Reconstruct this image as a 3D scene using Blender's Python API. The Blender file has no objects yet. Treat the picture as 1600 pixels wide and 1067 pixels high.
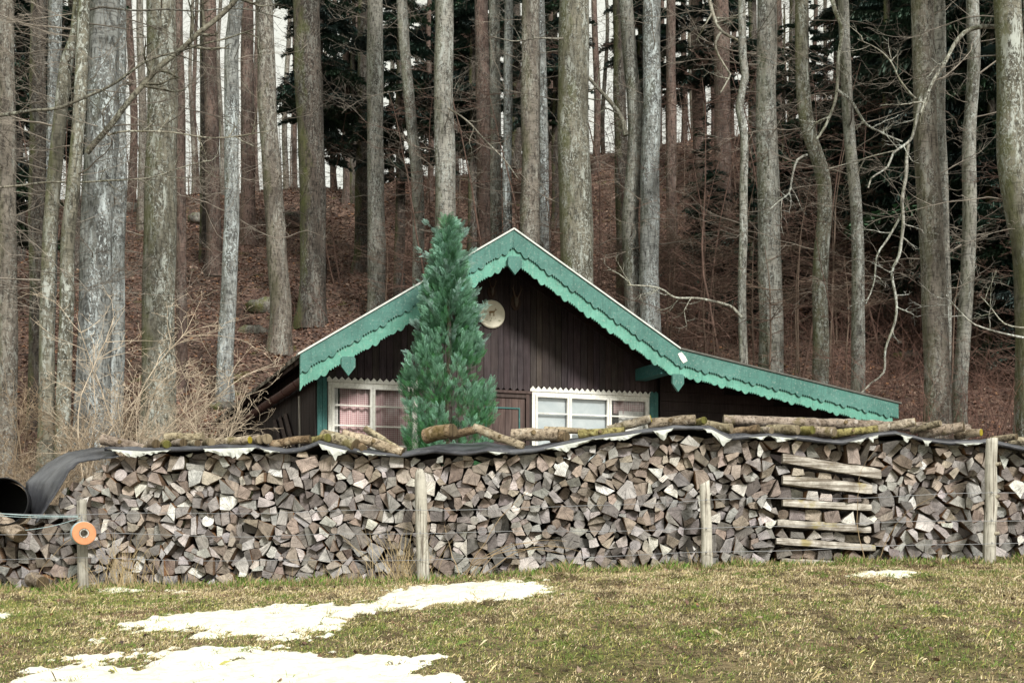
import bpy, math, random
import numpy as np
from mathutils import Vector, Matrix, noise
from mathutils.geometry import interpolate_bezier
PI = math.pi
R = math.radians
rng = random.Random(7)
npr = np.random.default_rng(11)
scene = bpy.context.scene
COL = scene.collection
F = 1900.0; CX = 800.0; HY = 850.0; CZ = 1.6; DP = 14.0     # lens, horizon and eye height measured from the photograph

def P(px, py, d):
    return Vector(((px-CX)*d/F, d, CZ+(HY-py)*d/F))

def lerp_tab(tab, x):
    if x <= tab[0][0]: return tab[0][1]
    for (a, b), (c, e) in zip(tab, tab[1:]):
        if x <= c: return b+(e-b)*(x-a)/(c-a)
    return tab[-1][1]

# ---------------------------------------------------------------- ground shape
BASE = [(-600,925),(0,920),(400,915),(650,906),(850,894),(1000,886),(1200,880),(1600,876),(2200,872)]
BX = np.array([(a-CX)*DP/F for a, _ in BASE]); BZ = np.array([CZ-(b-HY)*DP/F for _, b in BASE])
CRX = np.array([-60,-25,-10,0,10,25,60.]); CRZ = np.array([17.5,18.2,19.2,20.2,21.6,24.5,27.])
def nz(x, y, s, k=0.0): return noise.noise(Vector((x*s, y*s, k)))
def ground(x, d):
    b = float(np.interp(x, BX, BZ))
    if d <= 14:
        t = max(d, -20)/14
        z = b*(1-(1-t)**1.2) if t > 0 else b*t*1.2
        return z + 0.03*nz(x, d, 0.9) + 0.012*nz(x, d, 3.5, 4)
    zc = float(np.interp(x, CRX, CRZ))
    z = float(np.interp(d, [14,20,29,40,50,60,75,110,400], [b,b+1.0,4.0,8.7,13.8,zc,zc+0.3,zc-4,zc-10]))
    w = min(1, max(0, (d-24)/8.0))
    z += w*(0.45*nz(x, d, 0.22) + 0.22*nz(x, d, 0.7, 3)) + 0.03*nz(x, d, 0.9)*(1-w)
    return z
def d_for(px, py, lo=15.0, hi=62.0):
    d = lo
    while d < hi:
        p = P(px, py, d)
        if ground(p.x, d) >= p.z: return d
        d += 0.1
    return hi
def on_ground(px, py, lo=5.0):
    d = d_for(px, py, lo, 13.9)
    p = P(px, py, d)
    return (p.x, d)

# ---------------------------------------------------------------- tags and mesh helpers
def tag(o, label=None, cat=None, group=None, kind=None):
    if label: o['label'] = label
    if cat: o['category'] = cat
    if group: o['group'] = group
    if kind: o['kind'] = kind
    return o
def empty(name, loc, rz=0.0):
    o = bpy.data.objects.new(name, None); COL.objects.link(o)
    o.location = loc; o.rotation_euler = (0, 0, rz); o.empty_display_size = 0.2
    return o

class MB:
    def __init__(s): s.v = []; s.f = []; s.c = []; s.m = []; s.uv = {}
    def add(s, vs, fs, col=(1,1,1), mi=0):
        n = len(s.v); s.v.extend(vs)
        if isinstance(col, list): s.c.extend(col)
        else: s.c.extend([col]*len(vs))
        for f in fs: s.f.append([i+n for i in f]); s.m.append(mi)
        return n
    def box(s, x0, x1, y0, y1, z0, z1, col=(1,1,1), mi=0):
        vs = [(x0,y0,z0),(x1,y0,z0),(x1,y1,z0),(x0,y1,z0),(x0,y0,z1),(x1,y0,z1),(x1,y1,z1),(x0,y1,z1)]
        s.add(vs, [(0,3,2,1),(4,5,6,7),(0,1,5,4),(1,2,6,5),(2,3,7,6),(3,0,4,7)], col, mi)
    def prism(s, pts, y0, y1, col=(1,1,1), mi=0):      # outline in x,z pushed along y; y0 is the front
        n = len(pts)
        vs = [(p[0], y0, p[1]) for p in pts]+[(p[0], y1, p[1]) for p in pts]
        fs = [tuple(range(n)), tuple(range(2*n-1, n-1, -1))]
        fs += [(i, i+n, (i+1) % n+n, (i+1) % n) for i in range(n)]
        s.add(vs, fs, col, mi)
    def tube(s, pts, rad, sides=4, col=(1,1,1), mi=0, caps=False):
        n0 = len(s.v); k = len(pts); prev = None
        for i, p in enumerate(pts):
            t = (pts[min(i+1, k-1)]-pts[max(i-1, 0)])
            if t.length < 1e-9: t = Vector((0,0,1))
            t.normalize()
            if prev is None:
                a = t.cross(Vector((0,0,1)))
                if a.length < 0.1: a = t.cross(Vector((1,0,0)))
            else: a = prev-t*prev.dot(t)
            a.normalize(); prev = a; b = t.cross(a)
            r = rad[i] if isinstance(rad, (list, tuple)) else rad
            for j in range(sides):
                th = 2*PI*j/sides
                q = p+a*(math.cos(th)*r)+b*(math.sin(th)*r)
                s.v.append((q.x, q.y, q.z))
            s.c.extend([col]*sides)
        for i in range(k-1):
            for j in range(sides):
                a0 = n0+i*sides+j; a1 = n0+i*sides+(j+1) % sides
                s.f.append((a0, a1, a1+sides, a0+sides)); s.m.append(mi)
        if caps:
            s.f.append(tuple(n0+j for j in range(sides-1, -1, -1))); s.m.append(mi)
            s.f.append(tuple(n0+(k-1)*sides+j for j in range(sides))); s.m.append(mi)
    def build(s, name, mats, parent=None, smooth=False, loc=None, uvs=None):
        me = bpy.data.meshes.new(name)
        me.from_pydata(s.v, [], s.f)
        if not isinstance(mats, (list, tuple)): mats = [mats]
        for m in mats: me.materials.append(m)
        if len(mats) > 1: me.polygons.foreach_set('material_index', s.m)
        ca = me.color_attributes.new('Col', 'FLOAT_COLOR', 'POINT')
        arr = np.ones((len(s.v), 4), dtype=np.float32)
        arr[:, :3] = np.array(s.c, dtype=np.float32).reshape(-1, 3)
        ca.data.foreach_set('color', arr.ravel())
        if smooth: me.polygons.foreach_set('use_smooth', [True]*len(me.polygons))
        me.update()
        o = bpy.data.objects.new(name, me); COL.objects.link(o)
        if parent: o.parent = parent
        if loc is not None: o.location = loc
        return o

def np_mesh(name, V, Fc, C, mat, parent=None, loc=None, smooth=False):     # V (n,3); Fc (m,k) all k-gons; C (n,3)
    me = bpy.data.meshes.new(name)
    k = Fc.shape[1]
    me.vertices.add(len(V)); me.vertices.foreach_set('co', V.astype(np.float32).ravel())
    me.loops.add(Fc.size); me.loops.foreach_set('vertex_index', Fc.astype(np.int32).ravel())
    me.polygons.add(len(Fc)); me.polygons.foreach_set('loop_start', np.arange(0, Fc.size, k, dtype=np.int32))
    me.update(calc_edges=True)
    ca = me.color_attributes.new('Col', 'FLOAT_COLOR', 'POINT')
    arr = np.ones((len(V), 4), dtype=np.float32); arr[:, :3] = C
    ca.data.foreach_set('color', arr.ravel())
    me.materials.append(mat)
    if smooth: me.polygons.foreach_set('use_smooth', np.ones(len(Fc), dtype=bool))
    o = bpy.data.objects.new(name, me); COL.objects.link(o)
    if parent: o.parent = parent
    if loc is not None: o.location = loc
    return o
def scatter(pv, pf, pc, M, T, tint):      # prototype copied m times into arrays; M (m,3,3) T (m,3) tint (m,3)
    m = len(T); n = len(pv)
    V = np.einsum('mij,nj->mni', M, pv)+T[:, None, :]
    Fc = pf[None]+(np.arange(m)*n)[:, None, None]
    C = pc[None]*tint[:, None, :]
    return V.reshape(-1, 3), Fc.reshape(-1, pf.shape[1]), C.reshape(-1, 3)
def frames(dirs, roll, scale):            # matrices with local x along dirs
    d = dirs/np.linalg.norm(dirs, axis=1, keepdims=True)
    up = np.tile(np.array([0,0,1.]), (len(d), 1))
    s = np.cross(up, d); s /= np.linalg.norm(s, axis=1, keepdims=True)+1e-9
    u = np.cross(d, s)
    c, sn = np.cos(roll)[:, None], np.sin(roll)[:, None]
    s2 = s*c+u*sn; u2 = -s*sn+u*c
    return np.stack([d, s2, u2], axis=2)*scale[:, None, None]

# ---------------------------------------------------------------- materials
class NT:
    def __init__(s, name):
        s.m = bpy.data.materials.new(name); s.m.use_nodes = True
        s.t = s.m.node_tree; s.b = s.t.nodes['Principled BSDF']
        s.b.inputs['Roughness'].default_value = 0.85
        s.b.inputs['Specular IOR Level'].default_value = 0.25
    def n(s, typ, props=None, **ins):
        nd = s.t.nodes.new(typ)
        for k, v in (props or {}).items(): setattr(nd, k, v)
        for k, v in ins.items():
            key = int(k[1:]) if k[0] == 'i' and k[1:].isdigit() else k.replace('_', ' ')
            s.set(nd.inputs[key], v)
        return nd
    def set(s, sock, v):
        if isinstance(v, bpy.types.NodeSocket): s.t.links.new(v, sock)
        elif isinstance(v, bpy.types.Node): s.t.links.new(v.outputs[0], sock)
        else:
            if isinstance(v, (tuple, list)) and len(v) == 3 and sock.type == 'RGBA': v = tuple(v)+(1,)
            sock.default_value = v
    def coord(s, scale=(1,1,1), kind='Object', rand=True):
        tc = s.n('ShaderNodeTexCoord')
        v = tc.outputs[kind]
        if rand:
            oi = s.n('ShaderNodeObjectInfo')
            mu = s.math('MULTIPLY', oi.outputs['Random'], 57.0)
            ad = s.n('ShaderNodeVectorMath', {'operation': 'ADD'}, i0=v, i1=mu); v = ad.outputs[0]
        return s.n('ShaderNodeVectorMath', {'operation': 'MULTIPLY'}, i0=v, i1=scale).outputs[0]
    def noise(s, vec, scale, detail=4, rough=0.6, dist=0.0):
        nd = s.n('ShaderNodeTexNoise', None, Vector=vec, Scale=scale, Detail=detail, Roughness=rough, Distortion=dist)
        return nd.outputs[0]
    def math(s, op, a, b=0.0, c=False):
        return s.n('ShaderNodeMath', {'operation': op, 'use_clamp': c}, i0=a, i1=b).outputs[0]
    def ramp(s, v, stops):
        nd = s.n('ShaderNodeValToRGB', None, Fac=v); cr = nd.color_ramp
        while len(cr.elements) < len(stops): cr.elements.new(0.5)
        for e, (p, c) in zip(cr.elements, stops):
            e.position = p
            if not isinstance(c, (tuple, list)): c = (c, c, c)
            e.color = tuple(c)+(1,)
        return nd.outputs[0]
    def mix(s, f, a, b, mode='MIX'):
        nd = s.n('ShaderNodeMix', {'data_type': 'RGBA', 'blend_type': mode})
        s.set(nd.inputs[0], f); s.set(nd.inputs[6], a); s.set(nd.inputs[7], b)
        return nd.outputs[2]
    def vcol(s): return s.n('ShaderNodeVertexColor', {'layer_name': 'Col'}).outputs[0]
    def bump(s, h, strength=0.5, dist=0.02):
        b = s.n('ShaderNodeBump', None, Height=h, Strength=strength, Distance=dist)
        s.set(s.b.inputs['Normal'], b.outputs[0])
    def out(s, col, rough=None):
        s.set(s.b.inputs['Base Color'], col)
        if rough is not None: s.set(s.b.inputs['Roughness'], rough)
        return s.m

def bark_mat(name, dark, light, lich=0.5, moss=0.3, lichcol=(.5,.52,.48), mosscol=(.09,.11,.025), streak=True, rib=0):
    t = NT(name)
    big = t.noise(t.coord((1,1,.35)), 1.6, 5, .65)
    base = t.mix(t.ramp(big, [(.36,0.),(.60,1.)]), dark, light)
    fine = t.noise(t.coord((1,1,.28)), 16, 5, .7)
    base = t.mix(t.ramp(fine, [(.38,.9),(.52,0.)]), base, tuple(c*.35 for c in dark))
    band = t.noise(t.coord((.6,.6,3.5)), 7, 3, .6)
    base = t.mix(t.math('MULTIPLY', t.ramp(band, [(.54,0.),(.62,1.)]), .6), base, tuple(c*.45 for c in dark))
    # lichen: small spots gathered in tall patches
    sp = t.ramp(t.noise(t.coord((1,1,.7)), 20, 4, .7, .6), [(.535,0.),(.575,1.)])
    pat = t.ramp(t.noise(t.coord((1.3,1.3,.3)), 1.5, 3, .6), [(.40,0.),(.56,1.)])
    patch = t.ramp(t.noise(t.coord((1.3,1.3,.35)), 5.5, 5, .75, .8), [(.535,0.),(.60,1.)])
    lf = t.math('MAXIMUM', t.math('MULTIPLY', sp, pat), t.math('MULTIPLY', patch, pat))
    lf = t.math('MULTIPLY', lf, lich)
    col = t.mix(lf, base, lichcol)
    vk = t.n('ShaderNodeTexVoronoi', None, Vector=t.coord((1,1,.75)), Scale=1.5)
    kn = t.math('ADD', vk.outputs['Distance'], t.math('MULTIPLY', fine, .06))
    col = t.mix(t.math('MULTIPLY', t.ramp(kn, [(.07,1.),(.13,0.)]), .75), col, tuple(c*.3 for c in dark))
    geo = t.n('ShaderNodeNewGeometry')
    sx = t.n('ShaderNodeSeparateXYZ', None, i0=geo.outputs['Normal']).outputs[0]
    side = t.ramp(t.math('MULTIPLY_ADD', sx, -.5), [(0.,0.),(1.,1.)])
    mz = t.noise(t.coord((1,1,.45)), 2.3, 5, .7)
    mf = t.math('ADD', t.math('MULTIPLY', sx, -.22), mz)
    mf = t.math('MULTIPLY', t.ramp(mf, [(.52,0.),(.75,1.)]), moss)
    col = t.mix(mf, col, mosscol)
    col = t.mix(1.0, col, t.vcol(), 'MULTIPLY')
    h = t.math('ADD', t.math('MULTIPLY', fine, 1.0), t.math('MULTIPLY', lf, .35))
    t.bump(h, .8, .03)
    return t.out(col, .9)

def plain_mat(name, col, rough=.7, nscale=8, amt=.35, vec=(1,1,1), bump=.2, metal=0, vc=False):
    t = NT(name)
    nn = t.noise(t.coord(vec), nscale, 5, .65)
    c = t.mix(t.ramp(nn, [(.3,0.),(.7,1.)]), tuple(x*(1-amt) for x in col), tuple(min(1,x*(1+amt)) for x in col))
    if vc: c = t.mix(1.0, c, t.vcol(), 'MULTIPLY')
    t.b.inputs['Metallic'].default_value = metal
    t.bump(nn, bump, .01)
    return t.out(c, rough)
def leaf_mat(name, rough=.7, trans=0.0):
    t = NT(name); c = t.vcol()
    t.set(t.b.inputs['Base Color'], c); t.b.inputs['Roughness'].default_value = rough
    return t.m

M = {}
M['beech'] = bark_mat('beech_bark', (.10,.097,.085), (.28,.275,.25), .75, .3, (.42,.45,.43))
M['beech_blue'] = bark_mat('blue_grey_bark', (.10,.103,.10), (.285,.30,.295), .95, .2, (.5,.56,.58))
M['beech_olive'] = bark_mat('olive_bark', (.10,.095,.075), (.215,.205,.165), .9, .65, (.42,.45,.42), (.085,.095,.028))
M['beech_brown'] = bark_mat('brown_grey_bark', (.095,.082,.07), (.20,.18,.155), .4, .3)
M['dark'] = bark_mat('dark_spruce_bark', (.03,.026,.022), (.085,.07,.06), .2, .5)
M['rusty'] = bark_mat('reddish_brown_bark', (.06,.042,.036), (.15,.105,.09), .12, .1)
M['twig'] = plain_mat('twig_bark', (.175,.155,.135), .8, 6, .4, vc=True, bump=0)
M['dark_twig'] = plain_mat('dark_twig_bark', (.07,.055,.048), .8, 6, .4, vc=True, bump=0)
M['needles'] = leaf_mat('spruce_needles', .6)
M['cypress'] = leaf_mat('cypress_scales', .65)
M['blades'] = leaf_mat('grass_blades', .75)
M['leaves'] = leaf_mat('dead_leaves', .8)

# ground: meadow in front, leaf litter under the trees
t = NT('ground_soil')
v = t.coord(rand=False)
n1 = t.noise(v, 1.3, 6, .7); n2 = t.noise(v, 14, 6, .75); n3 = t.noise(v, 60, 3, .6)
mead = t.mix(t.ramp(n1, [(.4,0.),(.58,1.)]), (.15,.15,.045), (.27,.21,.12))
mead = t.mix(t.ramp(n2, [(.42,1.),(.56,0.)]), mead, (.045,.035,.018))
mead = t.mix(t.ramp(n3, [(.5,0.),(.7,.6)]), mead, (.27,.22,.11))
vo = t.n('ShaderNodeTexVoronoi', None, Vector=v, Scale=7.5)
lit = t.ramp(t.n('ShaderNodeSeparateColor', None, i0=vo.outputs['Color']).outputs[0],
             [(0.,(.045,.031,.027)),(.35,(.11,.07,.058)),(.7,(.175,.11,.086)),(1.,(.25,.168,.13))])
lit = t.mix(t.ramp(t.noise(v, .8, 5, .7), [(.48,0.),(.7,.75)]), lit, (.06,.05,.035))
lit = t.mix(t.ramp(t.noise(v, 1.1, 4, .6, .4), [(.62,0.),(.7,.8)]), lit, (.085,.085,.02))
lit = t.mix(1.0, lit, t.ramp(n2, [(.3,.35),(.65,1.2)]), 'MULTIPLY')
fr = t.n('ShaderNodeSeparateColor', None, i0=t.vcol()).outputs[0]
t.bump(t.math('ADD', n2, t.math('MULTIPLY', n3, .4)), .8, .06)
M['ground'] = t.out(t.mix(fr, mead, lit), .95)

t = NT('old_snow'); v = t.coord(rand=False)
n1 = t.noise(v, 9, 6, .7)
t.b.inputs['Subsurface Weight'].default_value = 0.0
t.bump(n1, .25, .02)
sc_ = t.mix(t.ramp(n1, [(.38,0.),(.56,1.)]), (.62,.61,.52), (.88,.87,.73))
sc_ = t.mix(t.math('MULTIPLY', t.ramp(t.noise(v, 45, 3, .7), [(.64,0.),(.70,1.)]), .6), sc_, (.22,.17,.11))
M['snow'] = t.out(sc_, .6)

# firewood: colour from the mesh, growth rings and cracks round the pith through the UV map
t = NT('split_wood')
uv = t.n('ShaderNodeUVMap').outputs[0]
ln = t.n('ShaderNodeVectorMath', {'operation': 'LENGTH'}, i0=uv).outputs[1]
nrm = t.n('ShaderNodeVectorMath', {'operation': 'NORMALIZE'}, i0=uv).outputs[0]
v = t.coord()
warp = t.noise(v, 14, 3, .6)
ring = t.math('SINE', t.math('ADD', t.math('MULTIPLY', ln, 330.0), t.math('MULTIPLY', warp, 6.0)))
oi = t.n('ShaderNodeObjectInfo')
rv = t.n('ShaderNodeVectorMath', {'operation': 'ADD'}, i0=nrm, i1=t.math('MULTIPLY', oi.outputs['Random'], 31.0)).outputs[0]
rad = t.noise(rv, 11, 4, .75)
blot = t.noise(v, 11, 5, .7)
sep = t.n('ShaderNodeVertexColor', {'layer_name': 'Col'})
fib = t.noise(t.n('ShaderNodeVectorMath', {'operation': 'MULTIPLY'}, i0=v, i1=(9,.7,9)).outputs[0], 6, 4, .7)
isend = t.n('ShaderNodeSeparateXYZ', None, i0=t.n('ShaderNodeNewGeometry').outputs['Normal']).outputs[1]
endf = t.ramp(t.math('MULTIPLY', isend, -1.0), [(.55,0.),(.75,1.)])
k_end = t.math('ADD', t.math('MULTIPLY', ring, .05), t.math('ADD', t.math('MULTIPLY', t.ramp(rad, [(.40,.25),(.5,1.0)]), .55), t.math('MULTIPLY', t.ramp(blot, [(.35,.15),(.65,1.1)]), .55)))
k_side = t.math('ADD', t.ramp(fib, [(.3,.45),(.7,1.1)]), 0.0)
k = t.mix(endf, k_side, k_end)
c = t.mix(1.0, sep.outputs[0], k, 'MULTIPLY')
c = t.mix(t.math('MULTIPLY', t.ramp(t.noise(v, 26, 3, .6), [(.62,0.),(.72,1.)]), .5), c, (.05,.042,.036))
t.bump(t.math('ADD', t.math('MULTIPLY', ring, .05), t.math('ADD', rad, blot)), .7, .02)
M['wood'] = t.out(c, .85)

# bark of the round logs on the cover
t = NT('log_bark'); v = t.coord((1,1,1))
a = t.noise(v, 5, 6, .7); b = t.noise(v, 24, 5, .7)
c = t.mix(t.ramp(a, [(.35,0.),(.62,1.)]), (.17,.14,.10), (.46,.41,.33))
c = t.mix(t.ramp(b, [(.38,.85),(.52,0.)]), c, (.055,.042,.03))
c = t.mix(t.math('MULTIPLY', t.ramp(t.noise(v, 3.1, 4, .6), [(.58,0.),(.66,1.)]), .6), c, (.15,.135,.045))
c = t.mix(t.math('MULTIPLY', t.ramp(t.noise(v, 9.1, 4, .6), [(.6,0.),(.66,1.)]), .7), c, (.52,.5,.43))
c = t.mix(1.0, c, t.vcol(), 'MULTIPLY')
t.bump(t.math('ADD', a, b), .9, .03); M['logbark'] = t.out(c, .9)

def paint_mat(name, col, worn, vec=(1,1,1)):
    t = NT(name); v = t.coord(vec)
    a = t.noise(v, 3, 6, .7); b = t.noise(v, 30, 4, .7); g = t.noise(t.coord((2,2,30)), 3, 4, .6)
    c = t.mix(t.ramp(a, [(.35,0.),(.7,1.)]), tuple(x*.8 for x in col), tuple(x*1.15 for x in col))
    c = t.mix(t.math('MULTIPLY', t.ramp(b, [(.57,0.),(.64,1.)]), .4), c, worn)
    st = t.noise(t.coord((9,9,1.2)), 3, 5, .7); c = t.mix(t.math('MULTIPLY', t.ramp(st, [(.36,1.),(.5,0.)]), .5), c, tuple(x*.5 for x in col))
    c = t.mix(t.math('MULTIPLY', t.ramp(t.noise(t.coord(), 1.7, 5, .7), [(.5,0.),(.62,1.)]), .35), c, tuple(min(1,x*1.25+.05) for x in col))
    c = t.mix(t.math('MULTIPLY', t.ramp(g, [(.3,1.),(.5,0.)]), .25), c, tuple(x*.5 for x in col))
    t.bump(t.math('ADD', b, g), .3, .01); return t.out(c, .6)
M['green_dark'] = paint_mat('teal_paint', (.068,.185,.16), (.35,.42,.38))
M['green_light'] = paint_mat('sea_green_paint', (.12,.33,.26), (.4,.5,.42))
M['green_trim'] = paint_mat('deep_teal_paint', (.04,.14,.135), (.2,.3,.28))
M['white'] = paint_mat('white_paint', (.84,.84,.78), (.45,.43,.38))
M['metal_edge'] = plain_mat('zinc_edge', (.55,.58,.56), .45, 12, .2)
M['dark_edge'] = plain_mat('dark_sheet_edge', (.10,.10,.09), .6, 12, .3)
t = NT('stained_boards'); v = t.coord((14,14,.8), rand=False)
g = t.noise(v, 3, 5, .7); w = t.noise(t.coord((1,1,1), rand=False), 1.4, 4, .6)
c = t.mix(t.ramp(w, [(.35,0.),(.65,1.)]), (.018,.013,.014), (.05,.038,.036))
c = t.mix(t.math('MULTIPLY', t.ramp(g, [(.45,0.),(.75,1.)]), .6), c, (.095,.08,.08))
c = t.mix(t.math('MULTIPLY', t.ramp(t.noise(t.coord((6,6,1.2), rand=False), 7, 4, .7), [(.7,0.),(.74,1.)]), .35), c, (.3,.28,.28))
c = t.mix(1.0, c, t.vcol(), 'MULTIPLY')
t.bump(g, .4, .01); M['boards'] = t.out(c, .7)
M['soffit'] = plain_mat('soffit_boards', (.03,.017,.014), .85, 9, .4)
M['shingle'] = plain_mat('mossy_shingles', (.07,.062,.05), .9, 9, .5, bump=.8)
M['gutter'] = plain_mat('brown_gutter', (.085,.042,.038), .45, 5, .35)
t = NT('check_curtain'); v = t.n('ShaderNodeTexCoord').outputs['Object']
sx = t.n('ShaderNodeSeparateXYZ', None, i0=v)
def chk(o): return t.ramp(t.math('SINE', t.math('MULTIPLY', o, 2*PI/.032)), [(.35,0.),(.55,1.)])
c = t.mix(t.math('MULTIPLY', t.math('ADD', chk(sx.outputs[0]), chk(sx.outputs[2])), .5), (.66,.55,.55), (.33,.10,.12))
M['curtain'] = t.out(c, .9)
M['lace'] = plain_mat('white_lace', (.62,.62,.6), .9, 30, .2)
t = NT('window_glass'); tr_ = t.n('ShaderNodeBsdfTransparent'); gl_ = t.n('ShaderNodeBsdfGlossy', None, Roughness=.06)
fr_ = t.n('ShaderNodeFresnel', None, IOR=1.5); ms_ = t.n('ShaderNodeMixShader', None, i0=fr_.outputs[0], i1=tr_.outputs[0], i2=gl_.outputs[0])
t.t.links.new(ms_.outputs[0], [n_ for n_ in t.t.nodes if n_.type == 'OUTPUT_MATERIAL'][0].inputs[0]); M['glass'] = t.m
t = NT('painted_reflection'); nn = t.noise(t.coord(), 4, 4, .6)
t.b.inputs['Specular IOR Level'].default_value = .6
M['pane_reflection'] = t.out(t.mix(t.ramp(nn, [(.3,0.),(.7,1.)]), (.36,.42,.45), (.50,.55,.57)), .15)  # pale bluish window reflections, painted as the surface's own colour
M['room'] = plain_mat('dark_room', (.03,.022,.02), .9)
t = NT('rubber_sheet'); v = t.coord((.8,3,1), rand=False)
a = t.noise(v, 2.0, 5, .6); b = t.noise(v, 22, 4, .7)
c = t.mix(t.ramp(a, [(.35,0.),(.65,1.)]), (.022,.023,.03), (.10,.105,.12))
c = t.mix(t.math('MULTIPLY', t.ramp(b, [(.55,0.),(.7,1.)]), .5), c, (.2,.2,.2))
t.bump(t.math('ADD', a, t.math('MULTIPLY', b, .2)), .3, .02); M['tarp'] = t.out(c, .38)
M['lining'] = plain_mat('torn_white_lining', (.48,.50,.47), .8, 6, .2, bump=.4)
t = NT('post_wood'); v = t.coord((16,16,.6)); a = t.noise(v, 2.5, 5, .7); b = t.noise(t.coord(), 5, 5, .7)
c = t.mix(t.ramp(b, [(.3,0.),(.7,1.)]), (.36,.34,.30), (.62,.60,.55))
c = t.mix(t.ramp(a, [(.38,1.),(.5,0.)]), c, (.15,.13,.11))
c = t.mix(1.0, c, t.vcol(), 'MULTIPLY')
t.bump(a, .8, .02); M['post'] = t.out(c, .85)
t = NT('split_plank_wood'); v = t.coord((.5,16,22)); a = t.noise(v, 2.0, 5, .7); b = t.noise(t.coord(), 6, 5, .7)
c = t.mix(t.ramp(b, [(.36,0.),(.62,1.)]), (.24,.215,.185), (.58,.55,.50))
c = t.mix(t.ramp(a, [(.40,.9),(.52,0.)]), c, (.13,.105,.08))
c = t.mix(t.ramp(t.noise(t.coord(), 3.3, 3, .6), [(.58,0.),(.66,.6)]), c, (.30,.24,.05))
t.bump(a, .8, .02); M['plank'] = t.out(c, .85)
M['wire'] = plain_mat('fence_wire', (.38,.39,.42), .4, 4, .2, metal=.6)
M['orange'] = plain_mat('orange_plastic', (.56,.245,.12), .5, 8, .15)
M['tape'] = plain_mat('blue_white_tape', (.34,.44,.46), .7, 60, .35, vec=(1,6,1))
M['black_plastic'] = plain_mat('black_plastic', (.012,.012,.014), .4, 6, .3)
M['plaque'] = plain_mat('cream_plaque', (.82,.79,.66), .7, 9, .12)
M['ochre'] = plain_mat('ochre_paint', (.30,.20,.10), .8, 9, .2)
M['bone'] = plain_mat('old_bone', (.12,.10,.085), .7, 9, .3)
M['antler'] = plain_mat('antler', (.14,.10,.08), .7, 9, .3)
M['trophy_board'] = plain_mat('trophy_board', (.05,.03,.022), .7, 9, .3)
M['rock'] = bark_mat('mossy_rock', (.07,.065,.055), (.2,.19,.17), .4, .9, (.4,.42,.38), (.12,.13,.03))

# ---------------------------------------------------------------- ground sheet
def make_ground():
    xs = np.unique(np.concatenate([np.linspace(-200,-40,14), np.linspace(-40,-9,50), np.linspace(-9,9,150), np.linspace(9,40,50), np.linspace(40,200,14)]))
    ds = np.unique(np.concatenate([np.linspace(-30,6,14), np.linspace(6,15,100), np.linspace(15,30,60), np.linspace(30,75,110), np.linspace(75,400,20)]))
    V = np.array([(x, d, ground(x, d)) for d in ds for x in xs])
    nx = len(xs); nd = len(ds)
    i, j = np.meshgrid(np.arange(nx-1), np.arange(nd-1))
    a = (j*nx+i).ravel()
    Fc = np.stack([a, a+1, a+nx+1, a+nx], axis=1)
    fr = np.clip((V[:,1]-14.3)/2.0, 0, 1)
    C = np.stack([fr, fr, fr], axis=1)
    o = np_mesh('ground', V, Fc, C, M['ground'], smooth=True)
    tag(o, 'mossy winter meadow rising into a leaf covered wooded hillside', None, None, 'structure')
make_ground()

# ---------------------------------------------------------------- snow
SNOW = {
 'upper': [(188,982),(210,970),(280,964),(350,957),(415,950),(480,948),(550,945),(585,936),(615,925),(660,917),(700,913),(760,910),(800,907),(845,914),(862,928),(800,935),(740,943),(700,945),(640,950),(590,953),(560,961),(525,970),(505,981),(490,990),(470,1000),(435,1003),(400,996),(350,996),(310,996),(300,987),(225,986)],
 'lower': [(30,1066),(45,1055),(70,1045),(120,1033),(165,1024),(172,1040),(220,1040),(226,1020),(310,1016),(380,1020),(435,1016),(480,1025),(550,1030),(610,1029),(660,1035),(650,1047),(672,1057),(740,1066),(760,1100),(400,1180),(0,1140)],
 'right': [(1326,901),(1350,894),(1385,892),(1430,893),(1432,898),(1395,902),(1360,903)],
 'wall': [(150,924),(155,919),(182,918),(232,921),(290,921),(292,925),(225,926),(180,926)],
 'flake': [(150,1006),(152,1001),(170,1001),(172,1005),(160,1008)],
 'edge': [(-60,965),(-60,955),(8,957),(22,960),(6,967)],
}
SPOLY = {k: np.array([on_ground(a, b, 4.0) for a, b in v]) for k, v in SNOW.items()}
def sdist(poly, X, Y):                      # signed distance, positive inside
    d = np.full(X.shape, 1e9); ins = np.zeros(X.shape, bool); n = len(poly)
    for i in range(n):
        x0, y0 = poly[i]; x1, y1 = poly[(i+1) % n]
        ex, ey = x1-x0, y1-y0; L = ex*ex+ey*ey+1e-12
        tt = np.clip(((X-x0)*ex+(Y-y0)*ey)/L, 0, 1)
        d = np.minimum(d, np.hypot(X-x0-tt*ex, Y-y0-tt*ey))
        cr = ((y0 > Y) != (y1 > Y)) & (X < (x1-x0)*(Y-y0)/(y1-y0+1e-12)+x0)
        ins ^= cr
    return np.where(ins, d, -d)
def fbm(x, y, k=0): return noise.noise(Vector((x*2.2, y*1.1, k)))*.5+noise.noise(Vector((x*7, y*3.4, k+5)))*.32+noise.noise(Vector((x*19, y*9, k+9)))*.2
def snow_noise(x, y): return noise.noise(Vector((x*2.4, y*1.5, 0)))*.36+noise.noise(Vector((x*6.5, y*4.5, 5)))*.42+noise.noise(Vector((x*15, y*10, 9)))*.34+noise.noise(Vector((x*34, y*24, 2)))*.22
def snow_val(x, y, k):                      # >0 where snow lies
    poly = SPOLY[k]
    s = float(sdist(poly, np.array([x]), np.array([y]))[0])
    return s
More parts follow.
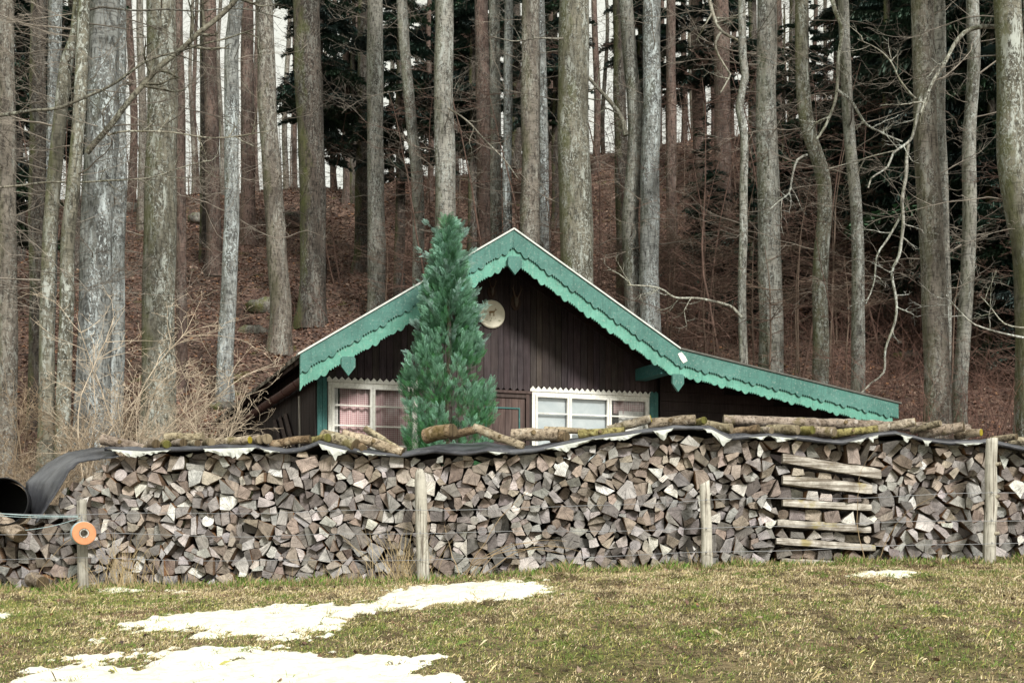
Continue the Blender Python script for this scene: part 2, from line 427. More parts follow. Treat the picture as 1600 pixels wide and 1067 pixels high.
def make_snow(k, label):
    poly = SPOLY[k]; big = k in ('upper', 'lower'); st = .028 if big else .02
    x0, y0 = poly.min(0)-.3; x1, y1 = poly.max(0)+.3
    xs = np.arange(x0, x1, st); ys = np.arange(y0, y1, st*1.4)
    X, Y = np.meshgrid(xs, ys)
    S = sdist(poly, X, Y)
    N = np.array([[snow_noise(x, y) for x in xs] for y in ys])
    S2 = np.clip(S, -.6, .34)+N*(.70 if big else .30)-.06+(.0 if big else .0)
    H = np.clip(S2/.10, -1, 1)*.014+np.clip(S2-.08, 0, .4)*.045
    nx = len(xs); V = []; 
    G = np.array([[ground(x, y) for x in xs] for y in ys])
    Z = G+H+.006*N+.004
    V = np.stack([X.ravel(), Y.ravel(), Z.ravel()], axis=1)
    keep = (S2 > -.05)
    i, j = np.meshgrid(np.arange(nx-1), np.arange(len(ys)-1))
    kk = (keep[:-1,:-1] | keep[1:,:-1] | keep[:-1,1:] | keep[1:,1:]).ravel()
    a = (j*nx+i).ravel()[kk]
    Fc = np.stack([a, a+1, a+nx+1, a+nx], axis=1)
    used, inv = np.unique(Fc, return_inverse=True)
    o = np_mesh('snow', V[used], inv.reshape(Fc.shape), np.ones((len(used),3)), M['snow'], smooth=True)
    tag(o, label, 'snow', None, 'stuff')
    return (xs, ys, S2)
SG = []
for k, lb in (('upper','thin patch of melting snow stretching along the middle of the meadow'),('lower','large melting snow patch at the bottom left of the meadow'),
              ('right','small snow remnant on the grass near the right fence post'),('wall','narrow strip of snow at the foot of the left woodpile'),
              ('flake','tiny snow flake patch between the two big snow patches'),('edge','small bit of snow at the left edge of the meadow')):
    SG.append(make_snow(k, lb))
def snow_at(X, Y):
    out = np.full(len(X), -1.0)
    for xs, ys, S in SG:
        i = ((X-xs[0])/(xs[1]-xs[0])).astype(int); j = ((Y-ys[0])/(ys[1]-ys[0])).astype(int)
        ok = (i >= 0) & (j >= 0) & (i < len(xs)) & (j < len(ys))
        out[ok] = np.maximum(out[ok], S[j[ok], i[ok]])
    return out

# ---------------------------------------------------------------- meadow grass
def ground_np(X, Y):
    return np.array([ground(float(a), float(b)) for a, b in zip(X, Y)])
def make_grass():
    n = 380000
    Y = 5.5+8.6*np.sqrt(npr.random(n))**1.0
    X = (npr.random(n)*2-1)*(Y*.47+.6)
    s = snow_at(X, Y)
    pat = np.array([fbm(a*.35, b*.35, 3)*.6+noise.noise(Vector((a*2.1, b*1.5, 31)))*.5+noise.noise(Vector((a*6, b*4, 37)))*.25 for a, b in zip(X, Y)])
    pat2 = np.array([noise.noise(Vector((a*4, b*4, 8))) for a, b in zip(X, Y)])
    keep = (s < .05) | ((pat2 > .22) & (s < .14)) | ((pat2 > .45) & (s < .5))
    keep &= (pat2 > -.42) | (npr.random(n) < .45)
    X, Y, pat, pat2 = X[keep], Y[keep], pat[keep], pat2[keep]; n = len(X)
    Z = ground_np(X, Y)-.003
    L = (.014+.026*npr.random(n)**2)*(1+.8*np.clip(pat2, 0, 1)); tall = npr.random(n) < .006; L[tall] *= 2.6
    W = .0013+.0018*npr.random(n)
    az = npr.random(n)*2*PI; lean = .25+1.1*npr.random(n)
    dx, dy = np.cos(az)*np.sin(lean)*L, np.sin(az)*np.sin(lean)*L; dz = np.cos(lean)*L
    sx, sy = -np.sin(az)*W, np.cos(az)*W
    b = np.stack([X, Y, Z], 1); sd = np.stack([sx, sy, sx*0], 1); tp = np.stack([dx, dy, dz], 1)
    V = np.stack([b-sd, b+sd, b+tp*.6+sd*.7+np.array([0,0,.15])*L[:,None], b+tp], 1).reshape(-1, 3)
    Fc = np.arange(n*4).reshape(-1, 4)
    r = npr.random(n)
    gp = np.clip(.40-.12*(X/6)-pat*1.5-.06*(Y-10), .05, .88); bare = np.array([noise.noise(Vector((a*1.7, b*1.3, 51))) for a, b in zip(X, Y)]) > .30     # share of green
    green = np.array([.135,.205,.045]); lime = np.array([.36,.35,.11]); straw = np.array([.60,.49,.27]); pale = np.array([.74,.64,.43]); brown = np.array([.24,.155,.10])
    C = np.where((r < gp)[:,None], np.where((npr.random(n) < .5)[:,None], green, lime), np.where((npr.random(n) < np.where(bare, .62, .22))[:,None], brown, np.where((npr.random(n) < .45)[:,None], pale, straw)))
    dk = np.array([noise.noise(Vector((a*2.7, b*2.0, 71)))+.6*noise.noise(Vector((a*8, b*6, 73))) for a, b in zip(X, Y)])
    C = np.where((dk > .33)[:,None] & (npr.random(n) < .7)[:,None], np.array([.115,.085,.05]), C)
    C = np.where((dk < -.35)[:,None] & (npr.random(n) < .6)[:,None], np.array([.15,.23,.045]), C)
    C = C*(.62+.55*npr.random(n))[:,None]
    C4 = np.repeat(C, 4, axis=0)
    o = np_mesh('meadow_grass', V, Fc, C4, M['blades'])
    tag(o, 'short mossy winter grass mixed with dry straw in the meadow', 'grass', None, 'stuff')
make_grass()
def make_litter():
    # leaves on the hillside
    n = 120000
    Y = 22+42*npr.random(n)**.8; X = (npr.random(n)*2-1)*(Y*.45+2)
    m = 1500
    Xf = (npr.random(m)*2-1)*6.6; Yf = np.where(npr.random(m) < .45, 13.75-.5*npr.random(m)**2, 7+7*npr.random(m))
    Xf[Yf < 13] *= (Yf[Yf < 13]/14)
    kf = snow_at(Xf, Yf) < .05; Xf, Yf = Xf[kf], Yf[kf]
    for nm, X, Y, s0, lab, lift in (('fallen_leaves', X, Y, .055, 'red brown beech leaves covering the wooded hillside', .03), ('fallen_leaves', Xf, Yf, .022, 'scattered brown leaves lying in the meadow grass', .022)):
        n = len(X)
        Z = ground_np(X, Y)+lift*npr.random(n)
        pv = np.array([(-1,0,0),(0,-.62,.22),(1,0,.05),(0,.62,.25)]); pf = np.array([[0,1,2,3]])
        d = npr.normal(size=(n,3)); d[:,2] *= .35
        Mx = frames(d, npr.normal(size=n)*.5, s0*(.6+.9*npr.random(n)))
        pal = np.array([(.205,.12,.09),(.26,.15,.10),(.14,.086,.07),(.38,.28,.22),(.095,.064,.055),(.24,.17,.148),(.33,.175,.095)])*(.72 if s0 < .03 else 1)
        tint = pal[npr.integers(0, len(pal), n)]*(.6+.6*npr.random(n))[:,None]
        V, Fc, C = scatter(pv, pf, np.ones((4,3)), Mx, np.stack([X, Y, Z], 1), tint)
        tag(np_mesh(nm, V, Fc, C, M['leaves']), lab, 'leaves', None, 'stuff')
make_litter()
# ---------------------------------------------------------------- woodpile
TOP = [(-700,812),(0,830),(60,812),(100,775),(120,738),(140,712),(180,712),(230,714),(300,707),(400,704),(448,713),(470,709),(500,700),(540,709),(597,715),(636,716),(681,712),(723,714),(760,712),(800,712),(835,712),(884,702),(926,695),(969,690),(1010,684),(1053,676),(1109,677),(1137,690),(1200,686),(1242,688),(1312,694),(1369,683),(1397,681),(1439,691),(1481,695),(1537,694),(1600,706),(1800,712)]
SHEET = [(150,700),(180,700),(230,703),(300,700),(400,697),(448,706),(470,703),(500,691),(540,701),(597,709),(636,710),(681,703),(723,708),(760,703),(800,706),(835,703),(884,692),(926,684),(969,679),(1010,673),(1053,667),(1109,669),(1137,684),(1200,679),(1242,684),(1312,691),(1369,678),(1397,676),(1439,686),(1481,691),(1537,690),(1600,702),(1800,706)]
def bot_px(px): return lerp_tab([(-600,915),(0,916),(100,914),(400,912),(650,904),(850,893),(1000,884),(1200,877),(1600,872),(2200,870)], px)
def W2(px, py): return ((px-CX)*DP/F, CZ+(HY-py)*DP/F)

def clip(poly, nx, nz_, c):           # keep nx*x+nz*z <= c
    out = []
    for i in range(len(poly)):
        p, q = poly[i], poly[(i+1) % len(poly)]
        dp = nx*p[0]+nz_*p[1]-c; dq = nx*q[0]+nz_*q[1]-c
        if dp <= 0: out.append(p)
        if (dp < 0 < dq) or (dq < 0 < dp):
            tt = dp/(dp-dq); out.append((p[0]+(q[0]-p[0])*tt, p[1]+(q[1]-p[1])*tt))
    return out
def area(p): return abs(sum(p[i][0]*p[(i+1) % len(p)][1]-p[(i+1) % len(p)][0]*p[i][1] for i in range(len(p))))/2
def cent(p): return (sum(a for a, _ in p)/len(p), sum(b for _, b in p)/len(p))
def cells(x0, x1, z0, z1, s, rg, split=True):
    seeds = []; row = 0; z = z0-s
    while z < z1+s:
        x = x0-s+(row % 2)*s*.5
        while x < x1+s:
            seeds.append((x+rg.uniform(-.36,.36)*s, z+rg.uniform(-.34,.34)*s)); x += s*rg.uniform(.85,1.15)
        z += s*.82; row += 1
    out = []
    for k, (x, z) in enumerate(seeds):
        poly = [(x-s*2,z-s*2),(x+s*2,z-s*2),(x+s*2,z+s*2),(x-s*2,z+s*2)]
        for (u, w) in seeds:
            dx, dz = u-x, w-z; dd = dx*dx+dz*dz
            if 0 < dd < 9*s*s: poly = clip(poly, dx, dz, (u*u+w*w-x*x-z*z)/2)
        if len(poly) < 3: continue
        parts = [poly]
        if split:
            c = cent(poly); c = (c[0]+rg.uniform(-.16,.16)*s, c[1]+rg.uniform(-.16,.16)*s)
            r = rg.random(); ns = 1 if r < .10 else 2 if r < .42 else 3 if r < .80 else 4
            a0 = rg.uniform(0, 2*PI)
            if ns == 2:
                nx, nzz = math.cos(a0), math.sin(a0)
                parts = [clip(poly, nx, nzz, nx*c[0]+nzz*c[1]), clip(poly, -nx, -nzz, -(nx*c[0]+nzz*c[1]))]
            elif ns > 2:
                angs = [a0+2*PI*i/ns+rg.uniform(-.3,.3) for i in range(ns)]; parts = []
                for i in range(ns):
                    a, b = angs[i], angs[(i+1) % ns]
                    if b < a: b += 2*PI
                    q = clip(poly, math.sin(a), -math.cos(a), math.sin(a)*c[0]-math.cos(a)*c[1])
                    q = clip(q, -math.sin(b), math.cos(b), -math.sin(b)*c[0]+math.cos(b)*c[1]) if q else q
                    parts.append(q)
        for q in parts:
            if q and len(q) >= 3 and area(q) > .0021: out.append(q)
    return out
def shrink(poly, g):
    c = cent(poly); out = []
    for p in poly:
        dx, dz = p[0]-c[0], p[1]-c[1]; L = math.hypot(dx, dz)+1e-9
        k = max(.3, 1-g/L); out.append((c[0]+dx*k, c[1]+dz*k))
    return out
def simplify(poly):
    out = [p for i, p in enumerate(poly) if math.hypot(p[0]-poly[i-1][0], p[1]-poly[i-1][1]) > .022]
    return out if len(out) >= 3 else poly

TONES = [('silvery grey', (.45,.43,.42)), ('dark weathered', (.25,.23,.22)), ('warm tan', (.46,.39,.335)), ('pale bleached', (.74,.70,.66)), ('dull brown', (.32,.265,.225))]
def tone_for(x, z, rg):
    w = [.36,.24,.12,.10,.18]
    if x < -4.9: w = [.2,.45,.04,.03,.28]
    if z > 2.3: w = [.22,.18,.3,.12,.18]
    r = rg.random()
    for i, a in enumerate(w):
        r -= a
        if r < 0: return i
    return 0
def log_mesh(mb, poly, yf, ti, rg, loc=(0,0), depth=.42):     # front outline with a rough, slightly tilted cut; split or bark covered flanks
    cx, cz = cent(poly); n0 = len(poly)
    # round one flank into bark
    lens = [math.hypot(poly[i][0]-poly[(i+1) % n0][0], poly[i][1]-poly[(i+1) % n0][1]) for i in range(n0)]
    bark = rg.randrange(n0) if rg.random() < .75 else -1
    pts = []; eb = []
    for i in range(n0):
        a, b = poly[i], poly[(i+1) % n0]; L = lens[i]
        ks = 5 if i == bark else max(1, int(L/.05)); nxx, nzz = (b[1]-a[1])/(L+1e-9), -(b[0]-a[0])/(L+1e-9)
        if (nxx*(a[0]-cx)+nzz*(a[1]-cz)) < 0: nxx, nzz = -nxx, -nzz
        for k in range(ks):
            tt = k/ks; bul = (.07*L*math.sin(PI*tt) if i == bark else 0)+(rg.gauss(0, .0022) if k else 0)
            pts.append((a[0]+(b[0]-a[0])*tt+nxx*bul, a[1]+(b[1]-a[1])*tt+nzz*bul)); eb.append(i == bark)
    n = len(pts)
    tx, tz = rg.gauss(0, .24), rg.gauss(0, .24)
    base = TONES[ti][1]; j = rg.uniform(.72, 1.2); base = tuple(min(.8, c*j*rg.uniform(.96,1.04)) for c in base)
    side = (.24,.155,.10) if rg.random() < .5 else (.22,.18,.15)
    if rg.random() < .2: side = (.34,.19,.10)
    sj = rg.uniform(.6, 1.2); side = tuple(c*sj for c in side)
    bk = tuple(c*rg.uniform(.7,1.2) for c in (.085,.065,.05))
    def P3(p, y, sc): return (cx+(p[0]-cx)*sc-loc[0], y, cz+(p[1]-cz)*sc-loc[1])
    def yy(p): return yf+(p[0]-cx)*tx+(p[1]-cz)*tz+rg.gauss(0, .0012)
    ys = [yy(p) for p in pts]
    # face: centre vertex ring for slight relief
    pith = (cx+rg.uniform(-.09,.09), cz+rg.uniform(-.09,.09))
    f0 = mb.add([P3(p, y, .955) for p, y in zip(pts, ys)], [tuple(range(n))], base, 0)
    if area([(p[0], p[1]) for p in pts]) < 0: pass
    for i in range(n):
        mb.uv[f0+i] = (cx+(pts[i][0]-cx)*.955-pith[0], cz+(pts[i][1]-cz)*.955-pith[1])
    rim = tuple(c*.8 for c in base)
    f1 = mb.add([P3(p, y, .955) for p, y in zip(pts, ys)]+[P3(p, y+.007, 1.0) for p, y in zip(pts, ys)], [(i, (i+1) % n, n+(i+1) % n, n+i) for i in range(n)], [rim]*(2*n), 0)
    tw = rg.uniform(.86, 1.04); ox, oz = rg.gauss(0,.012), rg.gauss(0,.012)
    for i in range(n):
        a, b = pts[i], pts[(i+1) % n]; cc = bk if eb[i] else side
        q = [P3(a, ys[i]+.007, 1.0), P3(b, ys[(i+1) % n]+.007, 1.0), P3((b[0]+ox, b[1]+oz), yf+depth, tw), P3((a[0]+ox, a[1]+oz), yf+depth, tw)]
        mb.add(q, [(0,1,2,3)], cc, 0)
    mb.add([P3((p[0]+ox, p[1]+oz), yf+depth, tw) for p in pts], [tuple(range(n-1,-1,-1))], side, 0)
def finish_log(mb, name, loc):
    o = mb.build(name, M['wood'], loc=loc)
    uvl = o.data.uv_layers.new(name='UVMap')
    for li, lp in enumerate(o.data.loops):
        uvl.data[li].uv = mb.uv.get(lp.vertex_index, (.05,.3))
    return o

def gnaw(poly, rg):              # drop the flattest corners: most split pieces show three or four
    poly = list(poly); want = 3 if rg.random() < .34 else 4 if rg.random() < .8 else 5
    while len(poly) > want:
        n = len(poly)
        tri = [area([poly[i-1], poly[i], poly[(i+1) % n]]) for i in range(n)]
        i = tri.index(min(tri))
        if min(tri) > .22*area(poly) and n <= 4: break
        poly.pop(i)
    return poly
wr = random.Random(42)
raw = cells(-7.4, 7.6, .9, 3.2, .186, wr)
items = []      # (poly, depth offset, kind)
BEAMS = [  # long flat pieces of the crib in the right part of the pile: px0,py0,px1,py1,thickness px
 (1222,716,1375,742,17,'pale barked'),(1222,750,1361,765,17,'mossy yellow spotted'),(1222,786,1360,793,12,'bleached'),(1214,817,1359,827,13,'pale straight'),(1212,845,1366,856,12,'light sawn'),(1220,878,1330,884,14,'half buried'),]
def in_crib(x, z):
    px = x*F/DP+CX; py = HY-(z-CZ)*F/DP
    return 1212 < px < 1364 and 706 < py < 884
for q in raw:
    c = cent(q); px = c[0]*F/DP+CX
    if in_crib(*c): continue
    ztop = W2(0, lerp_tab(TOP, px))[1]; zb = W2(0, bot_px(px))[1]
    if c[1] > ztop+.05 or c[1] < zb-.06: continue
    # cut to the outline of the heap
    for s in (-60, 60):
        x1, z1 = W2(px-40, lerp_tab(TOP, px-40)); x2, z2 = W2(px+40, lerp_tab(TOP, px+40))
    nx, nzz = -(z2-z1), (x2-x1); L = math.hypot(nx, nzz); nx /= L; nzz /= L
    q = clip(q, nx, nzz, nx*x1+nzz*z1+.0)
    if len(q) < 3 or area(q) < .002: continue
    items.append(q)
# rows of short ends between the crib beams
def bc(b, px): return b[1]+(b[3]-b[1])*(px-b[0])/(b[2]-b[0])
rows = [(None, BEAMS[0])]+[(BEAMS[i], BEAMS[i+1]) for i in range(5)]
for up, dn in rows:
    px = 1214.0
    while px < 1360:
        w = wr.uniform(17, 27); e = min(px+w, 1364)
        tl = (bc(up, px)+up[4]/2+1) if up else 700; tr_ = (bc(up, e)+up[4]/2+1) if up else 700
        bl = bc(dn, px)-dn[4]/2-1; br = bc(dn, e)-dn[4]/2-1
        if up is None: tl = lerp_tab(TOP, px)-2; tr_ = lerp_tab(TOP, e)-2
        k = wr.random(); s = wr.uniform(2, 7)
        pl = [(px, bl),(e, br),(e-s*wr.random(), tr_+wr.uniform(0,5)),(px+s*wr.random(), tl+wr.uniform(0,5))]
        if k < .3: pl = [(px, bl),(e, br),(px+w*wr.uniform(.25,.75), min(tl, tr_)+1)]
        items.append([W2(*p) for p in pl]); px = e
items = [simplify(q) for q in items]
vis = []
for q in items:
    c = cent(q); px = c[0]*F/DP+CX
    vis.append(area(q) if 4 < px < 1596 else 0)
order = sorted(range(len(items)), key=lambda i: -vis[i])
top300 = set(order[:294])
POSTX = [('left of the reel post', -999, 128), ('between reel post and round-topped post', 128, 658), ('between round-topped post and short post', 658, 1104), ('between short post and barked post', 1104, 1548), ('right of the barked post', 1548, 9999)]
stuff = MB(); singles = []
for i, q in enumerate(items):
    c = cent(q); px = c[0]*F/DP+CX; py = HY-(c[1]-CZ)*F/DP
    p = gnaw(q, wr) if wr.random() > .05 else [(c[0]+math.sqrt(area(q)/PI)*.95*math.cos(k*PI/5), c[1]+math.sqrt(area(q)/PI)*.9*math.sin(k*PI/5)) for k in range(10)]; g = wr.uniform(-.004, .006)
    p = shrink(p, g) if len(p) > 3 else shrink(p, g-.006)
    ro = wr.gauss(0, .16); cr, sr_ = math.cos(ro), math.sin(ro)
    p = [(c[0]+(a-c[0])*cr-(b-c[1])*sr_, c[1]+(a-c[0])*sr_+(b-c[1])*cr) for a, b in p]
    ti = tone_for(c[0], c[1], wr)
    yf = DP+max(-.10, min(.16, wr.gauss(0, .056)))+(.12 if px < 100 else 0)
    if abs(px-658) < 26 or abs(px-1104) < 26 or abs(px-1548) < 26: yf = max(yf, DP-.01)
    # colder rim lean of the heap: upper rows lie a touch further back
    yf += (c[1]-1.2)*.03
    if i in top300:
        mb = MB(); loc = (c[0], yf, c[1]); log_mesh(mb, p, 0.0, ti, wr, loc=(c[0], c[1]))
        o = finish_log(mb, 'firewood_log', loc)
        n = len(p); shape = 'triangular' if n == 3 else 'four-sided' if n == 4 else 'round' if n > 7 else 'blocky'
        sec = next(s for s, a, b in POSTX if a <= px < b)
        zt = lerp_tab(TOP, px); zb = bot_px(px); h = (zb-py)/(zb-zt)
        band = 'bottom' if h < .22 else 'lower' if h < .45 else 'middle' if h < .68 else 'upper' if h < .87 else 'top'
        singles.append((o, px, TONES[ti][0], shape, band, sec))
    else:
        log_mesh(stuff, p, yf, ti, wr)
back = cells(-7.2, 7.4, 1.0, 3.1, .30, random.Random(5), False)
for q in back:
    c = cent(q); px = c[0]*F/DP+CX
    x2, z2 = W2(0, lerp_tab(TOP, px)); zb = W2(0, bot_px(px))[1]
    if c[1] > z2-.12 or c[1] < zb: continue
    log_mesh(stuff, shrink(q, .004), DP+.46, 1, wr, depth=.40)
so = finish_log(stuff, 'firewood', None); tag(so, 'smaller split log ends packed between the larger ones all along the pile', 'firewood', None, 'stuff')
ORD = ['leftmost','second','third','fourth','fifth','sixth','seventh','eighth','ninth','tenth','eleventh','twelfth']
grp = {}
for s in singles: grp.setdefault(s[2:], []).append(s)
for k, lst in grp.items():
    lst.sort(key=lambda s: s[1]); tone, shape, band, sec = k
    for i, s in enumerate(lst):
        if len(lst) == 1: lb = '%s %s log end in the %s layer %s' % (tone, shape, band, sec)
        else:
            od = ORD[i] if i == 0 else ORD[min(i, 11)]+(' from left' if i < len(lst) else '')
            lb = '%s %s %s log, %s layer %s' % (od, tone, shape, band, sec)
        w = lb.split()
        if len(w) > 16: lb = lb.replace('the ', '')
        tag(s[0], lb, 'log', 'split firewood logs stacked in the long pile')

# crib beams
for b in BEAMS:
    mb = MB(); x0, z0 = W2(b[0], b[1]); x1, z1 = W2(b[2], b[3]); th = b[4]*DP/F/2
    k = 14; L = x1-x0; ring = []
    cxx, czz = (x0+x1)/2, (z0+z1)/2
    prof = [(-.9,-.8),(-.95,.1),(-.7,.95),(.7,.9),(.95,.0),(.8,-.9)]
    vs = []
    for i in range(k):
        tt = i/(k-1)
        for (a, c) in prof:
            nn = 1+.22*noise.noise(Vector((tt*5, a*2, b[1]+c)))
            e = 1 if 0 < i < k-1 else .88
            vs.append((x0-cxx+L*tt, a*.055*nn, (z0+(z1-z0)*tt)-czz+c*th*nn*e+.008*noise.noise(Vector((tt*3, b[0], 2)))))
    m = len(prof)
    fs = [(i*m+j, i*m+(j+1) % m, (i+1)*m+(j+1) % m, (i+1)*m+j) for i in range(k-1) for j in range(m)]
    fs += [tuple(range(m-1,-1,-1)), tuple((k-1)*m+j for j in range(m))]
    col = (.62,.57,.48) if b[5] not in ('pale barked',) else (.5,.46,.4)
    mb.add(vs, fs, col)
    o = mb.build('split_beam', M['plank'], loc=(cxx, DP-.005, czz))
    tag(o, '%s long split piece laid sideways across the log ends, %s of the crib' % (b[5], {716:'topmost',750:'second from top',786:'third from top',817:'fourth from top',845:'fifth from top',878:'lowest'}[b[1]]), 'wood', 'long split pieces laid sideways in the pile')

# ---------------------------------------------------------------- cover sheet
def make_sheet():
    mb = MB(); root = empty('cover_sheet', (0, DP, 2.6))
    tag(root, 'black rubber sheet covering the long woodpile, drooping at its left end', 'sheet')
    xs = np.arange(168, 1800, 4.0); rows_ = []
    def fold(px, r): return noise.noise(Vector((px*.012, r*1.1, 3)))*.05+noise.noise(Vector((px*.03, r*2, 9)))*.03+noise.noise(Vector((px*.09, r*1.6, 19)))*.014
    def pushup(px): return .085*math.exp(-((px-745)/95.)**2)
    for r, (dy, dz) in enumerate([(-.10,-.040),(-.115,-.012),(-.09,.012),(.02,.025),(.15,.04),(.30,.05),(.48,.055),(.66,.05),(.86,.03),(.90,-.12)]):
        for px in xs:
            x, z = W2(px, lerp_tab(SHEET, px))
            f = fold(px, r) if r > 1 else fold(px, 1)*.4
            up = pushup(px)*(max(0, min(1, (dy+.09)/.55)))
            mb.v.append((x, dy+fold(px, r+20)*.35, z-2.6+dz+f*.6+up)); mb.c.append((1,1,1))
    n = len(xs)
    for r in range(9):
        for i in range(n-1): mb.f.append((r*n+i, r*n+i+1, (r+1)*n+i+1, (r+1)*n+i)); mb.m.append(0)
    o = mb.build('rubber_sheet', M['tarp'], root, smooth=True)
    s = o.modifiers.new('thickness', 'SOLIDIFY'); s.thickness = .012; s.offset = -1
    # drooping left end: upper outline and lower outline read from the photograph, a band with real width in depth
    up = [(172,697),(140,699),(104,707),(70,727),(40,752),(40,775),(45,797),(50,812)]
    lo = [(186,712),(152,716),(124,721),(110,732),(98,752),(84,775),(70,797),(56,816)]
    mb = MB(); K = 9; U = 40
    def curve(tab, t):
        t *= len(tab)-1; i = min(int(t), len(tab)-2); f = t-i; f2 = f
        return (tab[i][0]+(tab[i+1][0]-tab[i][0])*f2, tab[i][1]+(tab[i+1][1]-tab[i][1])*f2)
    for u in range(U+1):
        t_ = u/U; a = curve(up, t_); b = curve(lo, t_)
        for k in range(K+1):
            s_ = k/K
            px = b[0]+(a[0]-b[0])*s_; py = b[1]+(a[1]-b[1])*s_
            d = DP-.10+.80*s_*(1-.2*t_)+.03*math.sin(s_*7+t_*6)
            q = P(px, py, d); wob = .03*noise.noise(Vector((t_*4, s_*5, 1)))+.016*noise.noise(Vector((t_*14, s_*9, 4)))
            mb.v.append((q.x*(1), d-DP, q.z-2.6+wob)); mb.c.append((1,1,1))
    for u in range(U):
        for k in range(K):
            i = u*(K+1)+k; mb.f.append((i, i+1, i+K+2, i+K+1)); mb.m.append(0)
    o = mb.build('drooping_end', M['tarp'], root, smooth=True)
    s = o.modifiers.new('thickness', 'SOLIDIFY'); s.thickness = .012
    # torn white lining hanging out under the edge
    lr = random.Random(3)
    for (a, b, dep) in [(176,272,14),(322,404,22),(410,440,8),(500,546,24),(560,604,6),(762,792,8),(852,925,15),(925,1000,12),(1018,1050,20),(1096,1140,20),(1168,1196,9),(1200,1240,12),(1322,1348,10),(1352,1368,14),(1396,1420,12),(1436,1450,16),(1488,1530,8)]:
        mb = MB(); n = max(5, int((b-a)/4)); vs = []; peak = lr.uniform(.3,.7)
        for i in range(n+1):
            px = a+(b-a)*i/n; tt = i/n
            prof = (tt/peak if tt < peak else (1-tt)/(1-peak))
            dd = dep*(.25+.75*prof**1.3)*lr.uniform(.7,1.1) if 0 < i < n else 1.5
            x, z = W2(px, lerp_tab(SHEET, px)+1); x2, z2 = W2(px, lerp_tab(SHEET, px)+1+dd)
            y = -.128+lr.gauss(0,.006)
            vs += [(x, -.112, z-2.6-.018), (x+lr.gauss(0,.004), y-.004, (z+z2)/2-2.6-.01), (x2+lr.gauss(0,.008), y+lr.gauss(0,.018), z2-2.6)]
        fs = [(3*i+k, 3*i+3+k, 3*i+4+k, 3*i+1+k) for i in range(n) for k in range(2)]
        mb.add(vs, fs, (1,1,1)); o = mb.build('torn_lining', M['lining'], root)
        s = o.modifiers.new('thickness', 'SOLIDIFY'); s.thickness = .004
    return root
make_sheet()

# ---------------------------------------------------------------- round logs weighing the sheet down
LOGS = [ # px0,py0,px1,py1,thick px, depth, cut end colour, label
 (157,686,228,703,15,.02,0,'pale curved log lying lowest at the left end of the cover sheet'),
 (224,694,249,694,13,.03,1,'short stub with mossy end beside the leftmost curved log'),
 (252,695,266,695,13,.02,2,'stubby yellow-green mossy log end near the left of the sheet'),
 (257,683,319,683,12,.22,0,'straight grey log resting above two short stubs at the left'),
 (268,693,291,693,12,.05,1,'dark ended short log under the straight grey log'),
 (292,693,313,693,10,.04,1,'thin mossy stub beneath the right end of the straight grey log'),
 (319,692,334,692,14,.03,0,'round log end pointing at viewer left of the yellow spotted log'),
 (335,690,394,689,12,.05,3,'pale log with a bright yellow lichen spot at its right end'),
 (396,687,411,688,14,.06,0,'round log end beside the yellow spotted log'),
 (409,687,421,687,15,.02,0,'fat round log end at the left of the long mossy log'),
 (422,694,486,686,12,.05,1,'long knobbly mossy log left of the left window'),
 (487,688,515,685,13,.04,2,'mossy stub in front of the teal corner trim'),
 (503,681,558,697,21,.04,1,'thick barked log below the left edge of the left window'),
 (535,677,630,708,15,-.02,1,'long slanting barked log in front of the left window'),
 (569,668,622,702,9,.16,0,'thin slanting pole behind the long barked log'),
 (551,695,570,701,13,.02,1,'mossy stub tucked under the long slanting log'),
 (665,680,709,673,21,.20,1,'dark chunky split block at the foot of the cypress'),
 (703,680,744,672,12,.18,1,'rotten branch with broken end between dark block and pale pole'),
 (740,668,818,698,13,.02,0,'pale slanting pole crossing the sheet right of the cypress'),
 (800,679,872,680,18,.18,1,'thick straight log in front of the door and window edge'),
 (851,670,915,675,9,.24,0,'peeled crooked branch beneath the right window'),
 (866,684,884,683,16,.14,1,'dark rotten stub right of the thick straight log'),
 (905,679,975,674,13,.08,2,'mossy log under the middle of the right window'),
 (950,672,1016,655,13,.16,3,'rising brown log with yellow end under the right window corner'),
 (1014,663,1085,656,15,.14,0,'pale round log in front of the right teal corner trim'),
 (1083,663,1098,658,11,.12,2,'small mossy stub right of the pale round log'),
 (1092,663,1140,671,15,.12,0,'short thick log left of the long white trunk'),
 (1132,655,1512,671,14,.34,0,'very long whitish trunk lying along the right part of sheet'),
 (1146,676,1182,671,12,.06,1,'short log below the left tip of the long trunk'),
 (1180,672,1202,674,12,.05,0,'stub between short logs below the long white trunk'),
 (1203,671,1243,673,15,.04,0,'fat pale log with clean cut end below the long trunk'),
 (1243,675,1266,673,13,.05,2,'orange and moss coloured rotten stub below the long trunk'),
 (1264,674,1300,676,15,.03,0,'grey log with round cut end near the middle of long trunk'),
 (1301,678,1369,671,11,.06,2,'yellow-green lichen covered log below the long trunk'),
 (1366,672,1427,660,13,.02,3,'smooth log with yellow end jutting over the long trunk'),
 (1430,672,1464,663,10,.04,0,'broken grey branch right of the smooth yellow-ended log'),
 (1442,678,1500,668,15,.08,1,'reddish torn bark log under the right end of the long trunk'),
 (1500,679,1527,677,12,.05,3,'stub with yellow-green end left of the barked post'),
 (1556,686,1582,684,10,.10,1,'small brown log just right of the tall barked post'),
 (1578,689,1640,687,11,.12,0,'log running out of frame at the right end of the sheet'),
]
